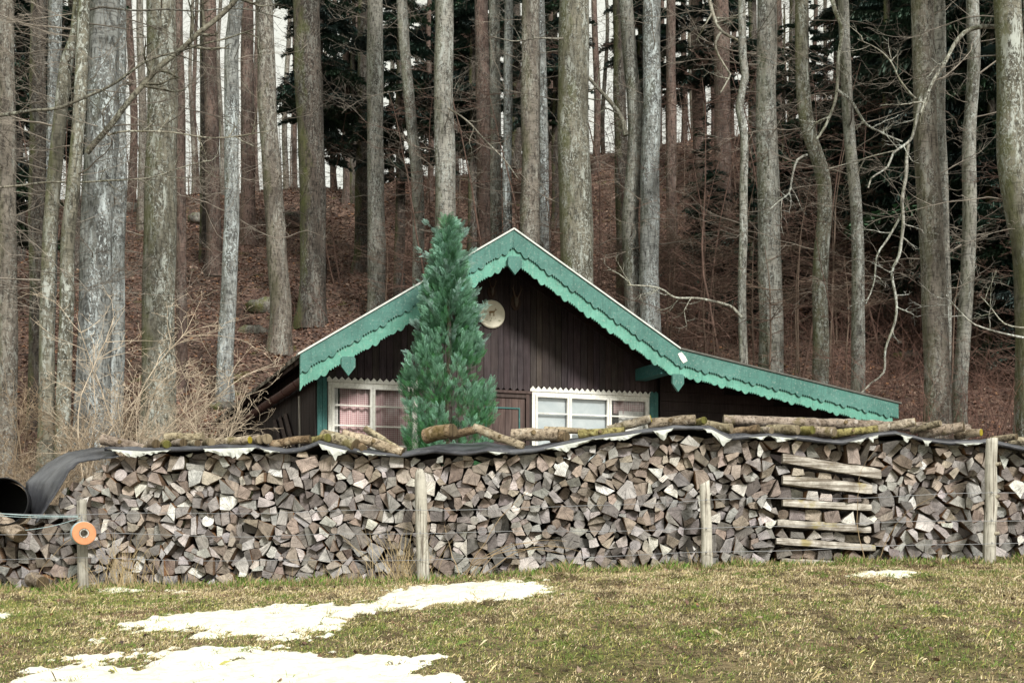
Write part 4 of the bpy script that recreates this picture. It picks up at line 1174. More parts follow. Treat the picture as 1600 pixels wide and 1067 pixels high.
mb.prism([(.056,.087),(.060,.087),(.066,.108),(.062,.108)], y0-.001, y1)
mb.build('deer_figure', M['ochre'], pl)
mb = MB(); lr = random.Random(2)
for i in range(16):
    a = lr.uniform(-.14,.13); b = -.06-lr.random()*.06; w = lr.uniform(.012,.035); mb.prism([(a,b),(a+w,b+.003),(a+w*.6,b+.014),(a+w*.2,b+.012)], -.039, -.0375)
mb.build('painted_grass', plain_mat('sage_paint', (.36,.37,.24), .8), pl)
def trophy(x, z, s, lb):
    r_ = empty('antler_trophy', hutp(x, -.035, z-ZB), ANG); tag(r_, lb, 'antlers')
    b = MB(); S = 24; b.add([(math.cos(2*PI*j/S)*.07*s, y, math.sin(2*PI*j/S)*.105*s-.02) for y in (-.02,0) for j in range(S)], [tuple(range(S))[::-1]]+[(j,(j+1)%S,S+(j+1)%S,S+j) for j in range(S)]); b.build('mount_board', M['trophy_board'], r_)
    k = MB(); k.tube([Vector((0,-.03,.05*s)),Vector((0,-.05,.03*s)),Vector((0,-.055,-.01*s)),Vector((0,-.05,-.06*s)),Vector((0,-.045,-.085*s))], [.012*s,.028*s,.03*s,.018*s,.008*s], 10, (1,1,1), 0, True); k.build('skull', M['bone'], r_, smooth=True)
    for sg in (-1,1):
        h = MB(); pts = [Vector((sg*.018,-.05,.04))*s, Vector((sg*.04,-.06,.09))*s, Vector((sg*.055,-.07,.14))*s, Vector((sg*.05,-.065,.20))*s]
        h.tube(pts, [.010*s,.009*s,.007*s,.002*s], 6); h.tube([pts[1],pts[1]+Vector((sg*.005,-.05,.03))*s], [.006*s,.001], 5); h.tube([pts[2],pts[2]+Vector((sg*.03,.0,.03))*s], [.005*s,.001], 5); h.build('antler', M['antler'], r_, smooth=True)
trophy(.0, 5.74, 1.0, 'smaller antler trophy on the gable directly above the round plaque')
trophy(.42, 5.60, 1.25, 'larger dark antler trophy on the gable upper right of the plaque')
# tool on the side wall
tp = hutp(-2.98, .9, .95); rt = empty('long_handled_tool', tp, ANG); tag(rt, 'light wooden tool handle leaning at the dark side wall', 'tool')
mb = MB(); mb.tube([Vector((0,0,-.5)),Vector((.01,0,.3)),Vector((0,0,.95))], [.016,.015,.014], 8, (1,1,1), 0, True); mb.build('shaft', M['post'], rt)
mb = MB(); mb.box(-.09,.09,-.03,.02,-.56,-.50); mb.build('head', M['wire'], rt)
# ---------------------------------------------------------------- twigs and branches
def branch(mb, p, d, L, r, depth, rg, up=.10, wob=.22, col=(1,1,1), kids=5, sides=4, spread=.9, flat=.45):
    n = 7 if L > .8 else 5; pts = [p.copy()]; dirs = []; q = p.copy(); dd = d.normalized()
    for i in range(n):
        dd = (dd+Vector((rg.gauss(0, wob), rg.gauss(0, wob), rg.gauss(0, wob*.6)+up))).normalized()
        q = q+dd*(L/n); pts.append(q.copy()); dirs.append(dd.copy())
    mb.tube(pts, [max(.0022, r*(1-.85*i/n)) for i in range(n+1)], sides, col)
    if depth > 0:
        for k in range(kids):
            t_ = .18+.8*(k+rg.random()*.8)/kids; i = min(int(t_*n), n-1)
            b = pts[i].lerp(pts[i+1], t_*n-i) if i < n else pts[-1]
            sdir = dirs[i].cross(Vector((0,0,1))); 
            if sdir.length < .1: sdir = Vector((1,0,0))
            sdir.normalize(); sg = 1 if (k % 2) else -1
            nd = dirs[i]*rg.uniform(.5,1.0)+sdir*sg*spread*rg.uniform(.6,1.1)+Vector((0,0,rg.gauss(.05,flat)))
            branch(mb, b, nd, L*rg.uniform(.28,.55)*(1-.35*t_), r*.45, depth-1, rg, up*.8, wob, col, max(3, kids-1), 3, spread, flat)
def spline(pts, step=.25):
    out = []
    for i in range(len(pts)-1):
        p0 = pts[max(i-1,0)]; p1 = pts[i]; p2 = pts[i+1]; p3 = pts[min(i+2, len(pts)-1)]
        m = max(1, int((p2-p1).length/step))
        for k in range(m):
            t_ = k/m
            out.append(.5*((2*p1)+(p2-p0)*t_+(2*p0-5*p1+4*p2-p3)*t_*t_+(3*p1-p0-3*p2+p3)*t_**3))
    out.append(pts[-1]); return out
def trunk_mesh(mb, path, rb, rt, seed, S=20, flare=.5, lump=.07, col=(1,1,1)):
    n = len(path); H = path[-1].z-path[0].z; k0 = len(mb.v)
    for i, c in enumerate(path):
        t_ = i/(n-1); h = c.z-path[0].z; r = rb+(rt-rb)*t_
        fl = flare*math.exp(-max(0,h-.3)/.45)
        for j in range(S):
            th = 2*PI*j/S; u = Vector((math.cos(th), math.sin(th), 0))
            f = 1+lump*noise.noise(Vector((u.x*1.1+seed, u.y*1.1, c.z*.55)))*1.6+lump*.35*noise.noise(Vector((u.x*3+seed, u.y*3, c.z*1.7)))
            f += fl*(.6+.6*max(0, noise.noise(Vector((u.x*2.2, u.y*2.2, seed)))*2))
            q = c+u*r*f; mb.v.append((q.x, q.y, q.z)); mb.c.append(col)
    for i in range(n-1):
        for j in range(S):
            mb.f.append((k0+i*S+j, k0+i*S+(j+1) % S, k0+(i+1)*S+(j+1) % S, k0+(i+1)*S+j)); mb.m.append(0)
    mb.f.append(tuple(k0+(n-1)*S+j for j in range(S))); mb.m.append(0)
# name, d, [(px,py) from top down; last is the foot], width top, width foot, material, branches, label
T = [
 ('beech_tree',24.,[(9,0),(11,300),(12,600)],24,32,'beech_brown',12,'dark grey trunk standing at the very left edge of the picture'),
 ('spruce_tree',30.,[(60,0),(58,250),(60,540)],24,28,'dark',5,'dark brown trunk just right of the leftmost trunk'),
 ('beech_tree',24.5,[(88,0),(84,200),(80,350),(68,600)],26,18,'beech_blue',9,'blue grey trunk behind the curved mossy stem at the left'),
 ('beech_tree',22.5,[(132,-60),(118,60),(104,95),(92,200),(82,300),(76,420),(72,640)],15,26,'beech_olive',10,'curved speckled stem bending left behind the left shrubs'),
 ('beech_tree',22.,[(133,-40),(127,80),(123,200),(116,300),(106,380),(102,500),(96,650)],17,24,'beech_olive',12,'slim olive stem left of the big blue grey trunk'),
 ('beech_tree',23.,[(163,0),(161,200),(152,350),(148,480),(142,660)],50,54,'beech_blue',13,'big blue grey lichened trunk at the left, behind pale shrubs'),
 ('beech_tree',25.,[(183,0),(181,300),(177,450),(172,640)],24,38,'beech_blue',6,'grey trunk fused to the right side of the big blue grey one'),
 ('beech_tree',26.,[(252,0),(252,200),(250,400),(244,660)],44,54,'beech_olive',11,'thick olive brown trunk with green moss on its left side'),
 ('spruce_tree',34.,[(279,0),(282,180),(284,420)],13,18,'rusty',4,'narrow reddish trunk hugging the thick olive brown trunk'),
 ('spruce_tree',48.,[(317,0),(318,330)],9,11,'dark',3,'thin dark stem left of the paired brown trunks'),
 ('spruce_tree',46.,[(327,0),(331,200),(335,420)],20,24,'rusty',7,'brown trunk left of the smooth pale grey trunk'),
 ('beech_tree',33.,[(370,0),(362,80),(362,200),(361,350),(356,480),(351,620)],21,26,'beech_blue',11,'smooth pale grey trunk behind the left shrub, left of hut gutter'),
 ('spruce_tree',50.,[(386,0),(388,340)],20,24,'rusty',7,'brown trunk just right of the smooth pale grey trunk'),
 ('spruce_tree',37.,[(413,0),(420,200),(430,350),(438,470),(436,570)],24,34,'beech_brown',9,'brown grey trunk leaning left above the hut gutter'),
 ('spruce_tree',40.,[(478,0),(483,150),(489,330),(488,450),(484,540)],50,40,'dark',12,'thick dark mossy trunk above the left end of the bargeboard'),
 ('spruce_tree',56.,[(540,0),(542,300)],11,13,'rusty',5,'thin far trunk against bright sky left of the mossy dark trunk'),
 ('spruce_tree',47.,[(569,0),(568,200),(564,400)],20,24,'dark',6,'dark trunk with green mossy foot left of the straight lichened trunk'),
 ('beech_tree',41.,[(586,0),(586,200),(588,350),(588,490)],26,28,'beech',9,'straight grey lichened trunk above the left roof slope'),
 ('beech_tree',38.,[(625,-60),(633,80),(641,170),(652,290),(654,370),(655,470)],17,20,'beech',9,'slim bent pale trunk left of the cypress tip'),
 ('beech_tree',36.,[(693,0),(694,200),(696,350),(697,520)],31,34,'beech',9,'straight pale grey trunk directly behind the cypress tip'),
 ('spruce_tree',42.,[(752,0),(755,200),(760,400)],22,26,'rusty',6,'brown ribbed trunk right of the cypress tip'),
 ('beech_tree',38.,[(772,0),(774,200),(777,400)],17,19,'beech',6,'slim grey trunk, left one of two above the roof ridge'),
 ('beech_tree',37.,[(795,0),(793,200),(793,420)],14,16,'beech_blue',6,'slimmest pale trunk directly above the roof ridge'),
 ('beech_tree',36.,[(829,0),(829,200),(828,430)],29,33,'beech_brown',8,'broad brown grey trunk just right of the roof ridge'),
 ('beech_tree',39.,[(843,0),(848,200),(853,430)],16,19,'beech_blue',4,'narrow pale trunk tucked behind the broad brown grey one'),
 ('beech_tree',35.,[(897,0),(897,200),(901,350),(905,480)],51,54,'beech_olive',9,'massive lichen speckled trunk right of the roof ridge'),
 ('spruce_tree',40.,[(966,0),(970,200),(976,460)],18,24,'dark',5,'dark mossy trunk left of the twisted double trunk'),
 ('beech_tree',35.5,[(977,0),(984,90),(992,160),(993,230),(985,330),(988,420),(993,540)],21,28,'beech',7,'left twisted trunk of the fused pair above the right roof'),
 ('beech_tree',35.,[(1018,0),(1018,150),(1015,350),(1014,560)],29,32,'beech_blue',7,'straight right trunk of the fused pair above the right roof'),
 ('spruce_tree',48.,[(1048,0),(1050,320)],14,18,'rusty',5,'reddish trunk right of the fused pair'),
 ('spruce_tree',55.,[(1088,0),(1096,250)],20,24,'rusty',6,'hazy brown trunk seen against the sky, left of the thin kinked stem'),
 ('spruce_tree',52.,[(1127,0),(1130,280)],24,28,'rusty',6,'far brown trunk partly behind the thin kinked stem'),
 ('beech_tree',30.,[(1158,-60),(1160,90),(1164,120),(1154,170),(1162,215),(1162,350),(1160,440),(1164,640)],11,14,'beech',10,'thin kinked pale stem above the lean-to roof'),
 ('beech_tree',31.,[(1198,0),(1198,200),(1202,400),(1207,640)],27,40,'beech',10,'straight grey trunk with speckled left side right of the kinked stem'),
 ('beech_tree',30.5,[(1253,0),(1254,130),(1263,200),(1284,270),(1287,330),(1283,420),(1282,640)],19,26,'beech_olive',10,'green tinted trunk with a strong double bend above the lean-to'),
 ('beech_tree',30.,[(1318,0),(1322,120),(1328,220),(1337,330),(1341,450),(1340,650)],15,22,'beech',10,'slender grey trunk leaning left above the lean-to end'),
 ('beech_tree',27.,[(1441,0),(1446,150),(1450,300),(1460,450),(1467,670)],34,42,'beech_brown',11,'thick lichened trunk behind the right half of the pile'),
 ('beech_tree',29.,[(1467,0),(1470,250),(1475,480),(1477,670)],19,22,'beech',5,'narrower trunk hidden partly behind the thick lichened one'),
 ('beech_tree',28.,[(1521,0),(1522,100),(1514,230),(1514,380),(1505,520),(1499,680)],19,24,'beech',9,'twisted grey trunk left of the rightmost leaning trunk'),
 ('beech_tree',25.,[(1572,-40),(1578,120),(1580,260),(1592,340),(1606,420),(1612,700)],42,46,'beech_olive',9,'large mossy trunk leaning at the right edge of the picture'),
]
tree_px = []
trr = random.Random(77)
def build_tree(i, rec):
    name, d, pts, wt, wb, mk, nb, lab = rec
    fx, fy = pts[-1]
    wp = [P(a, b, d) for a, b in pts]; foot = wp[-1]; foot.z = ground(foot.x, d)-.15
    top = wp[0]+(wp[0]-wp[1]).normalized()*(4.0+3*trr.random()) 
    path = [p-foot for p in spline([foot]+wp[-2::-1]+[top], .28)]
    for k, q in enumerate(path):
        if k: q.x += .035*noise.noise(Vector((q.z*.45, i, 1))); q.y += .06*noise.noise(Vector((q.z*.4, i, 7)))
    root = empty(name, foot); tag(root, lab, 'tree')
    s = d/F/2; mb = MB()
    trunk_mesh(mb, path, wb*s, wt*s*.85, i*3.7, flare=.35 if mk not in ('dark','rusty') else .5, lump=.08 if 'beech' in mk else .05)
    mb.build('trunk', M[mk], root, smooth=True)
    rg = random.Random(i*13+5)
    dark = mk in ('dark','rusty')
    for k in range(int(nb*(3.0 if fx < 460 else 2.1))+(6 if not dark else 2)):
        t_ = rg.uniform(.22, .98); c = path[int(t_*(len(path)-1))]
        az = rg.uniform(0, 2*PI)
        if rg.random() < .6: az = rg.choice([0, PI])+rg.gauss(0,.7)-.3*0
        dirv = Vector((math.cos(az), math.sin(az)*.8-.15, rg.uniform(-.15,.35)))
        L = rg.uniform(.9, 2.9) if not dark else rg.uniform(.5,1.5)
        cc = rg.uniform(.6,1.7)
        br = MB(); branch(br, c+dirv.normalized()*wt*s*.6, dirv, L, .004+.006*L*rg.random(), 2 if not dark else 1, rg, up=rg.uniform(-.03,.10), col=(cc, cc, cc*.98), kids=6)
        br.build('branch', M['twig'] if not dark else M['dark_twig'], root)
    tree_px.append((fx, pts[0][0], d, lab, root)); return root
roots = [build_tree(i, rec) for i, rec in enumerate(T)]

def photo_limb(root, pts, d, w0, w1, seed, mat='twig', col=(1.3,1.25,1.1), kids=8, dd=0.0, klen=.9):
    g_ = sum(col)/3*1.05; col = tuple(min(1.5, (c_*.5+g_*.5)*1.05) for c_ in col)
    o = root.location; wp = [P(a, b, d+dd*i/(len(pts)-1))-o for i, (a, b) in enumerate(pts)]; path = spline(wp, .12)
    rg = random.Random(seed); n = len(path)
    for q in path: q.y += .12*noise.noise(Vector((q.x*1.3, q.z*1.3, seed)))
    mb = MB(); mb.tube(path, [max(.004, (w0+(w1-w0)*i/(n-1))*d/F/2*(1+.15*noise.noise(Vector((i*.5, seed, 0))))) for i in range(n)], 8, col)
    for k in range(kids):
        i = rg.randrange(int(n*.25), n-1); t_ = (path[min(i+1, n-1)]-path[i-1]).normalized()
        s_ = t_.cross(Vector((0,1,0))).normalized()*rg.choice([-1,1]); branch(mb, path[i], t_*.5+s_*rg.uniform(.4,1)+Vector((0,rg.gauss(0,.4),0)), klen*rg.uniform(.4,1.2), w1*d/F/2*.8+.004, 2, rg, up=.05, col=col, kids=4)
    o_ = mb.build('limb', M['beech'], root, smooth=True)
R_ = {r[7]: roots[i] for i, r in enumerate(T)}
photo_limb(roots[4], [(136,240),(160,212),(190,172),(222,132),(262,92),(300,62),(338,30),(376,-10)], 21.7, 9, 7, 1, col=(.75,.68,.5), kids=9)
photo_limb(roots[0], [(-20,185),(40,172),(90,168),(140,148),(180,130),(240,95),(300,75),(400,45)], 21.5, 6, 2, 2, col=(.7,.65,.5), kids=10)
photo_limb(roots[5], [(168,212),(200,206),(260,207),(330,214),(380,212),(430,205)], 22, 3.5, 1.5, 3, col=(1.2,1.05,.8), kids=8)
photo_limb(roots[0], [(-20,296),(40,288),(100,284),(180,284),(250,272),(330,250)], 22, 4, 1.5, 4, col=(1.0,.9,.7), kids=8)
photo_limb(roots[5], [(136,22),(158,14),(220,16),(300,16),(380,12),(440,30)], 22.3, 3.5, 1.5, 5, col=(.6,.55,.5), kids=9)
photo_limb(roots[39], [(1562,44),(1530,42),(1508,50),(1490,72),(1478,95),(1462,120),(1448,150),(1436,180)], 25.5, 8, 4, 6, col=(1.25,1.2,1.05), kids=3)
photo_limb(roots[36], [(1440,150),(1432,185),(1425,215),(1412,228),(1395,240),(1386,262),(1362,278),(1358,292)], 26.5, 6, 2.5, 7, col=(1.7,1.65,1.4), kids=4)
photo_limb(roots[36], [(1420,224),(1416,270),(1410,310),(1411,350),(1404,400),(1394,425),(1402,470),(1398,505),(1384,545),(1380,582),(1362,598),(1342,618)], 26.5, 6, 3, 8, col=(1.75,1.68,1.4), kids=6)
photo_limb(roots[36], [(1412,330),(1388,372),(1370,400),(1366,440),(1352,475)], 26.6, 4, 2, 9, col=(1.6,1.5,1.3), kids=3)
photo_limb(roots[34], [(1292,-20),(1306,18),(1316,48),(1310,90),(1309,130),(1303,165),(1288,200),(1276,218)], 29.5, 7, 4, 10, col=(1.35,1.3,1.1), kids=4)
photo_limb(roots[34], [(1262,242),(1246,250),(1238,275),(1234,300),(1216,315),(1200,330)], 29.8, 4, 2, 11, col=(1.8,1.7,1.4), kids=5)
photo_limb(roots[35], [(1308,140),(1332,158),(1352,196),(1372,205),(1410,222)], 29, 5, 2.5, 12, col=(1.6,1.5,1.3), kids=4)
photo_limb(roots[35], [(1404,234),(1360,245),(1330,255),(1296,264)], 29, 2, 1.5, 13, col=(1.4,1.3,1.1), kids=3)
photo_limb(roots[33], [(1108,0),(1116,28),(1128,50),(1148,60),(1160,68)], 30, 6, 4, 14, col=(1.4,1.3,1.1), kids=3)
photo_limb(roots[32], [(1126,52),(1118,66),(1122,84),(1136,106),(1142,115),(1126,145)], 30, 4, 2, 15, col=(1.3,1.2,1.05), kids=3)
photo_limb(roots[32], [(1160,497),(1146,480),(1130,474),(1090,466),(1054,464),(1030,450),(980,446)], 29.6, 5, 2, 16, col=(1.35,1.3,1.15), kids=8)
photo_limb(roots[27], [(978,212),(972,185),(958,165),(944,148),(928,130),(912,112)], 35, 9, 4, 17, col=(.9,.85,.7), kids=6)
photo_limb(roots[39], [(1600,528),(1570,522),(1536,512),(1512,500),(1480,460)], 24.5, 4, 1.5, 18, col=(1.9,1.8,1.4), kids=5)
photo_limb(roots[39], [(1604,512),(1570,506),(1545,480),(1530,465)], 24.5, 3, 1.2, 19, col=(1.5,1.4,1.2), kids=3)
photo_limb(roots[36], [(1452,158),(1430,154),(1410,130),(1392,98),(1370,78),(1340,62)], 26.6, 3.5, 1.5, 20, col=(1.5,1.35,1.2), kids=5)
photo_limb(roots[19], [(700,170),(730,190),(760,222),(790,252),(810,280)], 35.6, 3, 1.5, 21, col=(1.1,1.0,.85), kids=5)
photo_limb(roots[25], [(880,60),(830,62),(800,64),(770,58)], 34, 3, 1.5, 22, col=(.9,.8,.7), kids=5)

# ---------------------------------------------------------------- spruces
def bough_proto():
    # drooping bough: stem along x, side twigs with hanging needle tufts; local units of 1
    V = []; Fq = []; C = []; rg = random.Random(31)
    def quad(a, b, w, c, n=Vector((0,0,1))):
        t_ = (b-a).normalized(); s = t_.cross(n).normalized()*w; k = len(V)
        for q in (a-s*.5, a+s*.5, b+s*.9, b-s*.2): V.append(tuple(q)); C.append(c)
        Fq.append((k, k+1, k+2, k+3))
    for i in range(34):
        x = .10+.88*i/33; z = .10*x-.36*x*x
        base = Vector((x, 0, z)); 
        for sg in (-1, 1):
            L = (.42*(1.02-x)+.06)*rg.uniform(.7,1.2); dv = Vector((.75, sg, -.28+rg.gauss(0,.12))).normalized()
            tip = base+dv*L; m = max(2, int(L/.032))
            for k in range(m):
                a = base.lerp(tip, k/m); hang = Vector((rg.gauss(.25,.2), sg*.15+rg.gauss(0,.25), -.65-.5*rg.random())).normalized()*rg.uniform(.03,.085)
                quad(a, a+hang, rg.uniform(.010,.018), (rg.uniform(.6,1.2),)*3, Vector((rg.gauss(0,1), rg.gauss(0,1), rg.gauss(0,.4))))
                quad(a, a+dv*.07+Vector((rg.gauss(0,.02), rg.gauss(0,.02), rg.gauss(0,.012))), .03, (rg.uniform(.8,1.5),)*3)
    return np.array(V), np.array(Fq), np.array([[c[0],c[1],c[2]] for c in C])
BP = bough_proto()
def make_spruce(seed, H, low, rad, dens):
    rg = random.Random(seed); root = empty('spruce_tree', (0,0,0))
    path = [Vector((.06*noise.noise(Vector((k*.2, seed, 0))), .06*noise.noise(Vector((k*.2, seed, 5))), k*H/30.)) for k in range(31)]
    mb = MB(); trunk_mesh(mb, path, H*.0125, .03, seed, S=12, flare=.5, lump=.05); mb.build('trunk', M['dark'], root, smooth=True)
    Ts = []; D = []; Sc = []; tint = []; dead = MB()
    z = 1.2
    while z < low:
        for k in range(3):
            az = rg.uniform(0, 2*PI); branch(dead, Vector((0,0,z+rg.uniform(0,.5))), Vector((math.cos(az), math.sin(az), -.15)), rg.uniform(.6,1.6), .012, 1, rg, up=-.02, kids=5, col=(.8,.75,.7))
        z += .55
    z = low
    while z < H-.4:
        t_ = (z-low)/(H-low); rr = rad*(1-t_)**.75*min(1, .55+t_*3)
        for k in range(int(dens*(1-.4*t_))):
            az = rg.uniform(0, 2*PI); Ts.append((0,0,z+rg.uniform(-.2,.2))); D.append((math.cos(az), math.sin(az), -.08+.35*t_+rg.gauss(0,.07))); Sc.append(max(.3, rr*rg.uniform(.65,1.15)))
            j = rg.uniform(.6,1.4); tint.append((.048*j, .080*j*rg.uniform(.9,1.15), .056*j*rg.uniform(.9,1.4)))
        z += .42
    Mx = frames(np.array(D), np.zeros(len(D)), np.array(Sc))
    V, Fc, C = scatter(BP[0], BP[1], BP[2], Mx, np.array(Ts), np.array(tint))
    np_mesh('crown', V, Fc, C, M['needles'], root)
    dead.build('dead_branches', M['dark_twig'], root)
    return root
def copy_tree(o, loc, rz, sc):
    r = o.copy(); COL.objects.link(r); r.location = loc; r.rotation_euler = (0,0,rz); r.scale = (sc,sc,sc)
    for ch in o.children:
        c = ch.copy(); COL.objects.link(c); c.parent = r
    return r
def near_trees(px):
    a = [t_ for t_ in tree_px]
    return min(a, key=lambda t_: abs((t_[0]+t_[1])/2-px))
ORDW = ['leftmost','second','third','fourth','fifth','sixth','seventh','eighth','ninth','tenth','eleventh','twelfth','thirteenth','fourteenth']
def zone(px):
    for a, s in ((130,'at far left edge'),(330,'behind the big left trunks'),(520,'above the hut gutter'),(700,'above the left roof slope'),(900,'above the roof ridge'),(1080,'above the right roof slope'),(1250,'above the lean-to'),(1420,'above the lean-to end'),(9999,'at the right edge')):
        if px < a: return s
def label_zone(lst, what, cat, group):      # lst of (px, obj)
    z = {}
    for px, o in lst: z.setdefault(zone(px), []).append((px, o))
    for k, L in z.items():
        L.sort(key=lambda t_: t_[0])
        for i, (px, o) in enumerate(L):
            lb = '%s %s' % (what, k) if len(L) == 1 else '%s%s of the %ss %s' % (ORDW[min(i,13)], '' if i == 0 else ' from left', what, k)
            for kk in ('group',):
                pass
            tag(o, lb, cat, group)
SPR = [make_spruce(3, 15., 2.2, 3.0, 4.2), make_spruce(8, 18., 5.0, 2.7, 3.8), make_spruce(12, 11., 1.0, 2.6, 5.2)]
spots = [ # px, d, proto, scale
 (30,48,1,.95),(66,50,1,.9),(118,47,1,.95),(500,46,1,.95),(552,56,1,.8),(625,43,1,.9),(690,58,1,.9),(738,48,1,.9),(770,58,1,.9),
 (868,52,1,.9),(1000,60,1,.8),(1045,57,1,.8),(1100,43,2,.62),(1135,54,1,1.0),(1175,38,2,.60),(1225,42,2,1.0),(1262,50,2,1.0),
 (1310,60,1,.7),(1350,50,2,1.1),(1385,42,0,1.15),(1425,46,0,1.2),(1470,36,0,1.2),(1510,40,0,1.2),(1548,35,0,1.1),(1590,39,0,1.3),(1600,33,2,1.0),(1650,36,0,1.2),
 (1540,50,0,1.3),(1450,56,0,1.3),(1395,58,0,.9),(840,64,0,.9),(710,62,0,1.1),(-30,40,0,1.0)]
lst = []; sr = random.Random(6); used = set()
for px, d, k, s in spots:
    x = (px-CX)*d/F; loc = Vector((x, d, ground(x, d)-.15)); rz = sr.uniform(0, 2*PI); s *= sr.uniform(.92,1.08)
    if k not in used: o = SPR[k]; o.location = loc; o.rotation_euler = (0,0,rz); o.scale = (s,s,s); used.add(k)
    else: o = copy_tree(SPR[k], loc, rz, s)
    lst.append((px, o))
label_zone(lst, 'dark spruce', 'tree', 'dark spruces in the wood behind the hut')

# ---------------------------------------------------------------- far slim trunks and young bare trees
def make_pole(seed, H, rb, mk):
    rg = random.Random(seed); root = empty('woodland_tree', (0,0,0))
    path = [Vector((.25*noise.noise(Vector((k*.12, seed, 0))), .2*noise.noise(Vector((k*.12, seed, 5))), k*H/26.)) for k in range(27)]
    for q in path[:1]: pass
    off = path[0].copy(); path = [q-Vector((off.x, off.y, 0)) for q in path]
    mb = MB(); trunk_mesh(mb, path, rb, rb*.5, seed, S=12, flare=.5, lump=.06); mb.build('trunk', M[mk], root, smooth=True)
    br = MB()
    for k in range(22):
        c = path[int(rg.uniform(.15,.97)*26)]; az = rg.uniform(0,2*PI); L = rg.uniform(.7,2.4)
        branch(br, c, Vector((math.cos(az), math.sin(az), rg.uniform(-.1,.5))), L, .012, 2, rg, up=.04, kids=5, col=(.9,.8,.75))
    br.build('branches', M['dark_twig'], root); return root
POL = [make_pole(1, 19, .17, 'rusty'), make_pole(2, 20, .24, 'dark'), make_pole(3, 17, .13, 'beech_brown'), make_pole(4, 21, .2, 'beech_brown')]
lst = []; used = set()
pxs = [(35,52,0),(112,50,1),(205,58,0),(222,54,3),(300,64,2),(305,70,0),(345,66,2),(400,62,0),(448,60,2),(460,70,0),(505,66,2),(522,60,0),(556,66,0),(612,62,2),(672,56,0),(710,58,1),(742,66,0),(806,60,1),(862,58,0),(930,58,0),(945,64,2),(1003,60,1),(1033,66,0),(1068,62,0),(1080,70,2),(1112,66,0),(1145,64,0),(1176,58,1),(1216,62,0),(1238,56,1),(1272,66,0),(1290,70,2),(1305,62,0),(1366,64,2),(1378,70,0),(1402,62,0),(1430,60,1),(1495,50,1),(1535,46,0),(1556,56,1),(150,66,0),(250,62,1),(1330,68,0),(885,66,1),(590,70,0)]
for px, d, k in pxs:
    x = (px-CX)*d/F; loc = Vector((x, d, ground(x, d)-.2)); rz = sr.uniform(0,2*PI); s = sr.uniform(.85,1.15)
    if k not in used: o = POL[k]; o.location = loc; o.rotation_euler = (0,0,rz); o.scale = (s,s,s); used.add(k)
    else: o = copy_tree(POL[k], loc, rz, s)
    lst.append((px, o))
label_zone(lst, 'far slim trunk', 'tree', 'slim trunks far back on the slope')
def make_sapling(seed, H, mk, n=16, L0=2.2, col=(1,.93,.88)):
    rg = random.Random(seed); root = empty('young_beech', (0,0,0)); mb = MB(); q = Vector((0,0,0)); pts = [q.copy()]; dd = Vector((rg.gauss(0,.06), rg.gauss(0,.06), 1))
    for k in range(12):
        dd = (dd+Vector((rg.gauss(0,.07), rg.gauss(0,.07), .12))).normalized(); q = q+dd*H/12; pts.append(q.copy())
    mb.tube(pts, [.035*(1-.85*k/12) for k in range(13)], 6, col); mb.build('trunk', M[mk], root, smooth=True)
    br = MB()
    for k in range(n):
        t_ = rg.uniform(.12,.95); c = pts[int(t_*12)]; az = rg.uniform(0,2*PI); L = L0*rg.uniform(.5,1.1)*(1.1-t_*.6); j = rg.uniform(.7,1.25)
        branch(br, c, Vector((math.cos(az), math.sin(az), rg.uniform(-.05,.35))), L, .010, 3 if k % 3 == 0 else 2, rg, up=.02, kids=6, wob=.16, flat=.3, col=tuple(a*j for a in col))
    br.build('branches', M[mk], root); return root
SAP = [make_sapling(21, 5.5, 'twig', col=(.75,.62,.55)), make_sapling(22, 7.5, 'dark_twig', 20, 2.6, (1.5,1.2,1.1)), make_sapling(23, 4.0, 'twig', 18, 2.0, (.85,.7,.62))]
lst = []; used = set()
for i in range(150):
    px = -10+1640*((i*.61803) % 1.0) if i < 104 else sr.uniform(930, 1330); d = sr.uniform(32, 62) if i % 3 else sr.uniform(27, 40)
    if px < 600: d = sr.uniform(42, 66)
    if 330 < px < 1120: d = max(d, 37)
    k = sr.choice([0,1,2,1]); x = (px-CX)*d/F; loc = Vector((x, d, ground(x, d)-.05)); rz = sr.uniform(0,2*PI); s = sr.uniform(.75,1.35)
    if k not in used: o = SAP[k]; o.location = loc; o.rotation_euler = (0,0,rz); o.scale = (s,s,s); used.add(k)
    else: o = copy_tree(SAP[k], loc, rz, s)
    lst.append((px, o))
label_zone(lst, 'bare twiggy sapling', 'tree', 'bare saplings under the tall trunks')
for o in SAP+POL+SPR:
    pass

